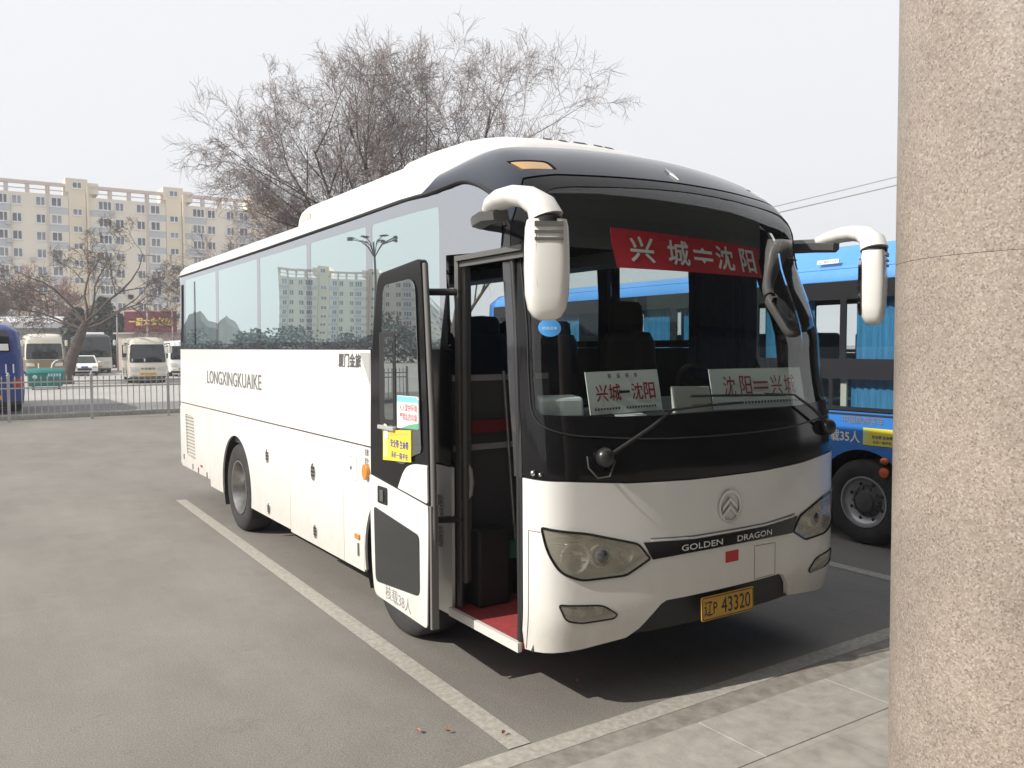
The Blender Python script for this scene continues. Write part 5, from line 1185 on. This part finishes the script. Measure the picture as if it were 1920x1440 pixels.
# ---------------------------------------------------------------- trees
BARK=mat('tree_bark',(.115,.093,.080),.95,var=.35,scale=4,bump=.4,bscale=12)
TWIG=mat('bare_twigs',(.24,.205,.195),.95)
TWIGR=mat('reddish_twigs',(.22,.115,.085),.95)
def bare_tree(label,base,stems,seed,twig=TWIG,density=1.0,lv=4,group=None,spread=1.0,up=.25,minr=.0075,name='bare_tree',wob=1.0,cnt=(7,9,9,8,5),ang=(28,58),lr=(.46,.74)):
    rd=random.Random(seed); base=Vector(base)
    t=thing(name,label,'tree',tuple(base),0,group)
    T=MB();K=MB()
    def rv(): return Vector((rd.gauss(0,1),rd.gauss(0,1),rd.gauss(0,1)))
    def limb(p,d,L,r,l):
        n=6 if l<2 else (4 if l<lv else 3); pts=[p.copy()]; rs=[r]; dirs=[]
        for i in range(n):
            d=(d+rv()*(.10+.05*l)*wob+Vector((0,0,up*(.25 if l<lv else .1)))).normalized(); p=p+d*L/n; pts.append(p.copy()); dirs.append(d.copy()); rs.append(max(minr*.6,r*(1-.75*(i+1)/n)))
        mb=T if l<=1 else K
        mb.tube(pts,rs,8 if l==0 else (6 if l==1 else (4 if l==2 else 3)),caps=False)
        if l>=lv: return
        nc=max(2,int(cnt[l]*density*rd.uniform(.8,1.2)))
        for k in range(nc):
            f=(.22 if l else .3)+(.78 if l else .7)*(k+rd.random())/nc; i=min(n-1,int(f*n)); q=pts[i].lerp(pts[i+1],f*n-i); dd=dirs[i]
            side=rv(); side=(side-dd*side.dot(dd)).normalized(); an=R(rd.uniform(*ang))*spread
            nd=dd*math.cos(an)+side*math.sin(an)
            limb(q,nd,L*rd.uniform(*lr)*(1.1-.42*f),max(minr,rs[i]*rd.uniform(.45,.62)),l+1)
    for s in stems:
        p=base+Vector(s[0]); d=Vector(s[1]).normalized(); limb(p,d,s[2],s[3],s[4] if len(s)>4 else 0)
    for s in stems[:0]: pass
    return t,T,K,twig
def finish(tr):
    t,T,K,tw=tr; T.build('trunk',BARK,t,smooth=60,recalc=False); K.build('crown',tw,t,recalc=False,smooth=80); reset(); return t
# big bare trees behind the coach
def big(label,base,stems,seed,dens=1.0):
    tr=bare_tree(label,base,stems,seed,density=dens*.95,wob=.72,cnt=(7,7,8,9,5),ang=(26,54),lr=(.48,.74),up=.16,minr=.007); t,T,K,tw=tr
    b=Vector(base)
    T.tube([b+Vector((0,0,0)),b+Vector((0,0,.5)),b+Vector((.05,0,2.6))],[.42,.33,.30],10)
    return finish(tr)
BT='bare trees behind the coach'
big('widest bare tree, spreading to the left behind the middle of the coach roof',(9.6,23.1,0),[((0,0,2.4),(-.42,.26,1),6.5,.11),((0,0,2.4),(-.22,.12,1),6.49,.115),((0,0,2.3),(-.60,.38,.9),5.3,.105),((.05,0,2.5),(.03,-.0,1),6.60,.115),((0,0,2.2),(-.80,.5,.50),4.9,.09)],11,1.02)
big('middle bare tree, upright and dense, behind the front half of the coach roof',(10.7,22.2,0),[((0,0,2.4),(-.16,.1,1),7.18,.11),((0,0,2.4),(.16,-.12,1),6.61,.105),((0,0,2.3),(.45,-.3,1),5.47,.08)],5,1.0)
big('bare tree farthest to the right, with a tall narrow top above the coach front',(11.5,21.5,0),[((0,0,2.4),(.0,.0,1),7.5,.11),((0,0,2.2),(.40,-.28,.9),4.0,.08),((0,0,2.4),(-.3,.25,1),6.91,.08)],23,1.0)
# leaning tree beyond the fence
tr=bare_tree('bare tree with a thick trunk leaning right, beyond the fence',(2.5,49.5,0),[((.95,-.57,3.0),(-.95,.6,.22),5.2,.075),((1.0,-.6,3.3),(-.80,.5,.62),5.0,.085),((1.05,-.65,3.5),(-.16,.1,1),4.3,.085),((1.05,-.65,3.5),(.70,-.45,.70),5.0,.08),((1.0,-.6,3.1),(.95,-.6,.22),5.2,.07),((.9,-.55,2.8),(-.85,.55,.02),4.4,.055),((1.05,-.6,3.5),(.25,-.2,1),4.0,.07),((1.0,-.6,3.4),(-.50,.3,.9),4.6,.07),((1.0,-.6,3.2),(.8,-.4,.45),4.6,.06)],41,density=.66,lv=4,up=.10,minr=.012,wob=1.7,twig=mat('dark_twigs',(.12,.095,.082),.95))
tr[1].tube([(2.5,49.5,0),(2.55,49.46,.4),(2.85,49.3,1.6),(3.25,49.05,2.7),(3.5,48.9,3.5)],[.46,.34,.30,.26,.15],12); finish(tr)
for i,(x,y,h) in enumerate([(-1.5,108,1.0),(3.4,107,1.12),(7.2,105,1.0)]):
    tr=bare_tree(['reddish bare tree behind the shed, at the left edge','reddish bare tree behind the shed, left of the leaning tree','reddish bare tree behind the shed, right by the leaning tree'][i],(x,y,0),[((0,0,2.5),(-.3,.1,1),5*h,.13),((0,0,2.5),(.35,0,1),5*h,.13),((0,0,2.5),(.0,.1,1),5.5*h,.13)],60+i,twig=TWIGR,density=.85,lv=3,minr=.028)
    tr[1].tube([(x,y,0),(x,y,2.7)],[.2,.15],8); finish(tr)
# dark evergreens between shed and billboard
LEAF=mat('dull_evergreen',(.075,.085,.065),.9,var=.4,scale=1.5)
def evergreen(label,base,w,h,seed):
    rd=random.Random(seed); t=thing('evergreen_shrub',label,'shrub',base); b=MB(); B=Vector(base)
    for k in range(2200):
        a=rd.uniform(0,2*PI); z=rd.random()**.8; rr=w*(math.sin(PI*min(1,.12+z*.86))**.6)*rd.uniform(.35,1.05)*(1+.22*math.sin(3*a+seed)+.15*math.sin(7*z+a))
        p=B+Vector((rr*math.cos(a),rr*math.sin(a),.3+h*z)); n=Vector((rd.gauss(0,1),rd.gauss(0,1),rd.gauss(0,1))).normalized(); u=n.orthogonal().normalized()*rd.uniform(.10,.24); v=n.cross(u)*.6
        b.face([p-u-v,p+u-v,p+u+v,p-u+v])
    b.build('foliage',LEAF,t,recalc=False)
    b=MB(); b.tube([B,B+Vector((0,0,h*.6))],[.10,.05],6); b.build('stem',BARK,t); reset()
evergreen('tall dull evergreen shrub right of the leaning trunk',(9.6,88.5,0),1.6,6.6,3)
evergreen('lower dull evergreen shrub between the taller one and the billboard',(11.0,90.5,0),1.4,5.2,8)
evergreen('dull evergreen shrub half behind the leaning trunk',(7.6,91,0),1.5,5.6,14)
# a wooded ridge and roofs far to the left: what the coach windows mirror along their lower edge
b=MB(); rd=random.Random(2)
top=[]
x=-420
ring=[]
for k in range(140):
    a=R(100+75*k/139); r_=300+20*math.sin(k*.7); ring.append((r_*math.cos(a),r_*math.sin(a),9+4*math.sin(k*.31)+2.4*math.sin(k*1.7)+1.5*rd.random()))
b.loft([[(x,y,0) for x,y,z in ring],[(x,y,z*.8) for x,y,z in ring],[(x*1.03,y*1.03,z) for x,y,z in ring],[(x*1.3,y*1.3,0) for x,y,z in ring]],caps=False,closed=False)
o=b.build('hills',mat('wooded_hill',(.10,.105,.095),.95,var=.4,scale=.2)); o['kind']='structure'
b=MB(); rd=random.Random(77)
for k in range(15000):
    a=rd.random(); cx=-14-46*a; c_=0
    h=3.9+1.0*math.sin(cx*.55)+.9*math.sin(cx*1.3+1)+.6*math.sin(cx*2.9)
    p=Vector((cx,118+rd.gauss(0,2.0)-40*a,h*rd.random()**.7)); n=Vector((rd.gauss(0,1),rd.gauss(0,1),rd.gauss(0,1))).normalized(); u=n.orthogonal().normalized()*rd.uniform(.08,.22); v=n.cross(u)*.7
    b.face([p-u-v,p+u-v,p+u+v,p-u+v])
o=b.build('treeline',mat('distant_conifers',(.19,.215,.215),.95,var=.3,scale=.4),None,recalc=False); o['kind']='stuff'; o['label']='far belt of dark trees left of the yard, mirrored in the coach windows'; o['category']='trees'
# fallen leaves
for i,(x,y,s_,lab) in enumerate([(-.57,.38,.7,'curled orange leaf, leftmost of the scraps on the asphalt near the line corner'),(-.44,.29,.62,'small curled orange leaf just right of the leftmost scrap, on bare asphalt'),(-.21,.11,.65,'orange leaf lying on the end of the worn parking line'),(.52,.44,.6,'orange leaf on the asphalt at the edge of the coach shadow')]):
    b=MB(); rd=random.Random(i)
    pts=[(.0,-.028),(.014,-.012),(.016,.008),(.0,.03),(-.015,.006),(-.012,-.014)]
    f_=lambda a,bb: (x+(a*math.cos(i)-bb*math.sin(i))*s_,y+(a*math.sin(i)+bb*math.cos(i))*s_,.012+abs(a)*.8+abs(bb)*.25)
    for k in range(6): b.face([f_(0,0),f_(*pts[k]),f_(*pts[(k+1)%6])])
    o=b.build('fallen_leaf',mat('orange_leaf',(.36,.14,.07),.8),None); tag(o,lab,'leaf','scraps of leaf on the asphalt')

# ---------------------------------------------------------------- the day's thin haze
b=MB(); b.box(-330,-60,-1,330,330,60)
hm=bpy.data.materials.new('thin_haze'); hm.use_nodes=True; ht=hm.node_tree; ht.nodes.clear()
ho=ht.nodes.new('ShaderNodeOutputMaterial'); hv=ht.nodes.new('ShaderNodeVolumePrincipled'); hv.inputs['Color'].default_value=(.93,.95,1,1); hv.inputs['Density'].default_value=.0013; hv.inputs['Anisotropy'].default_value=.2
ht.links.new(hv.outputs[0],ho.inputs['Volume'])
o=b.build('haze',hm,None); o['kind']='stuff'; o['label']='thin pale haze over the whole yard'; o['category']='haze'
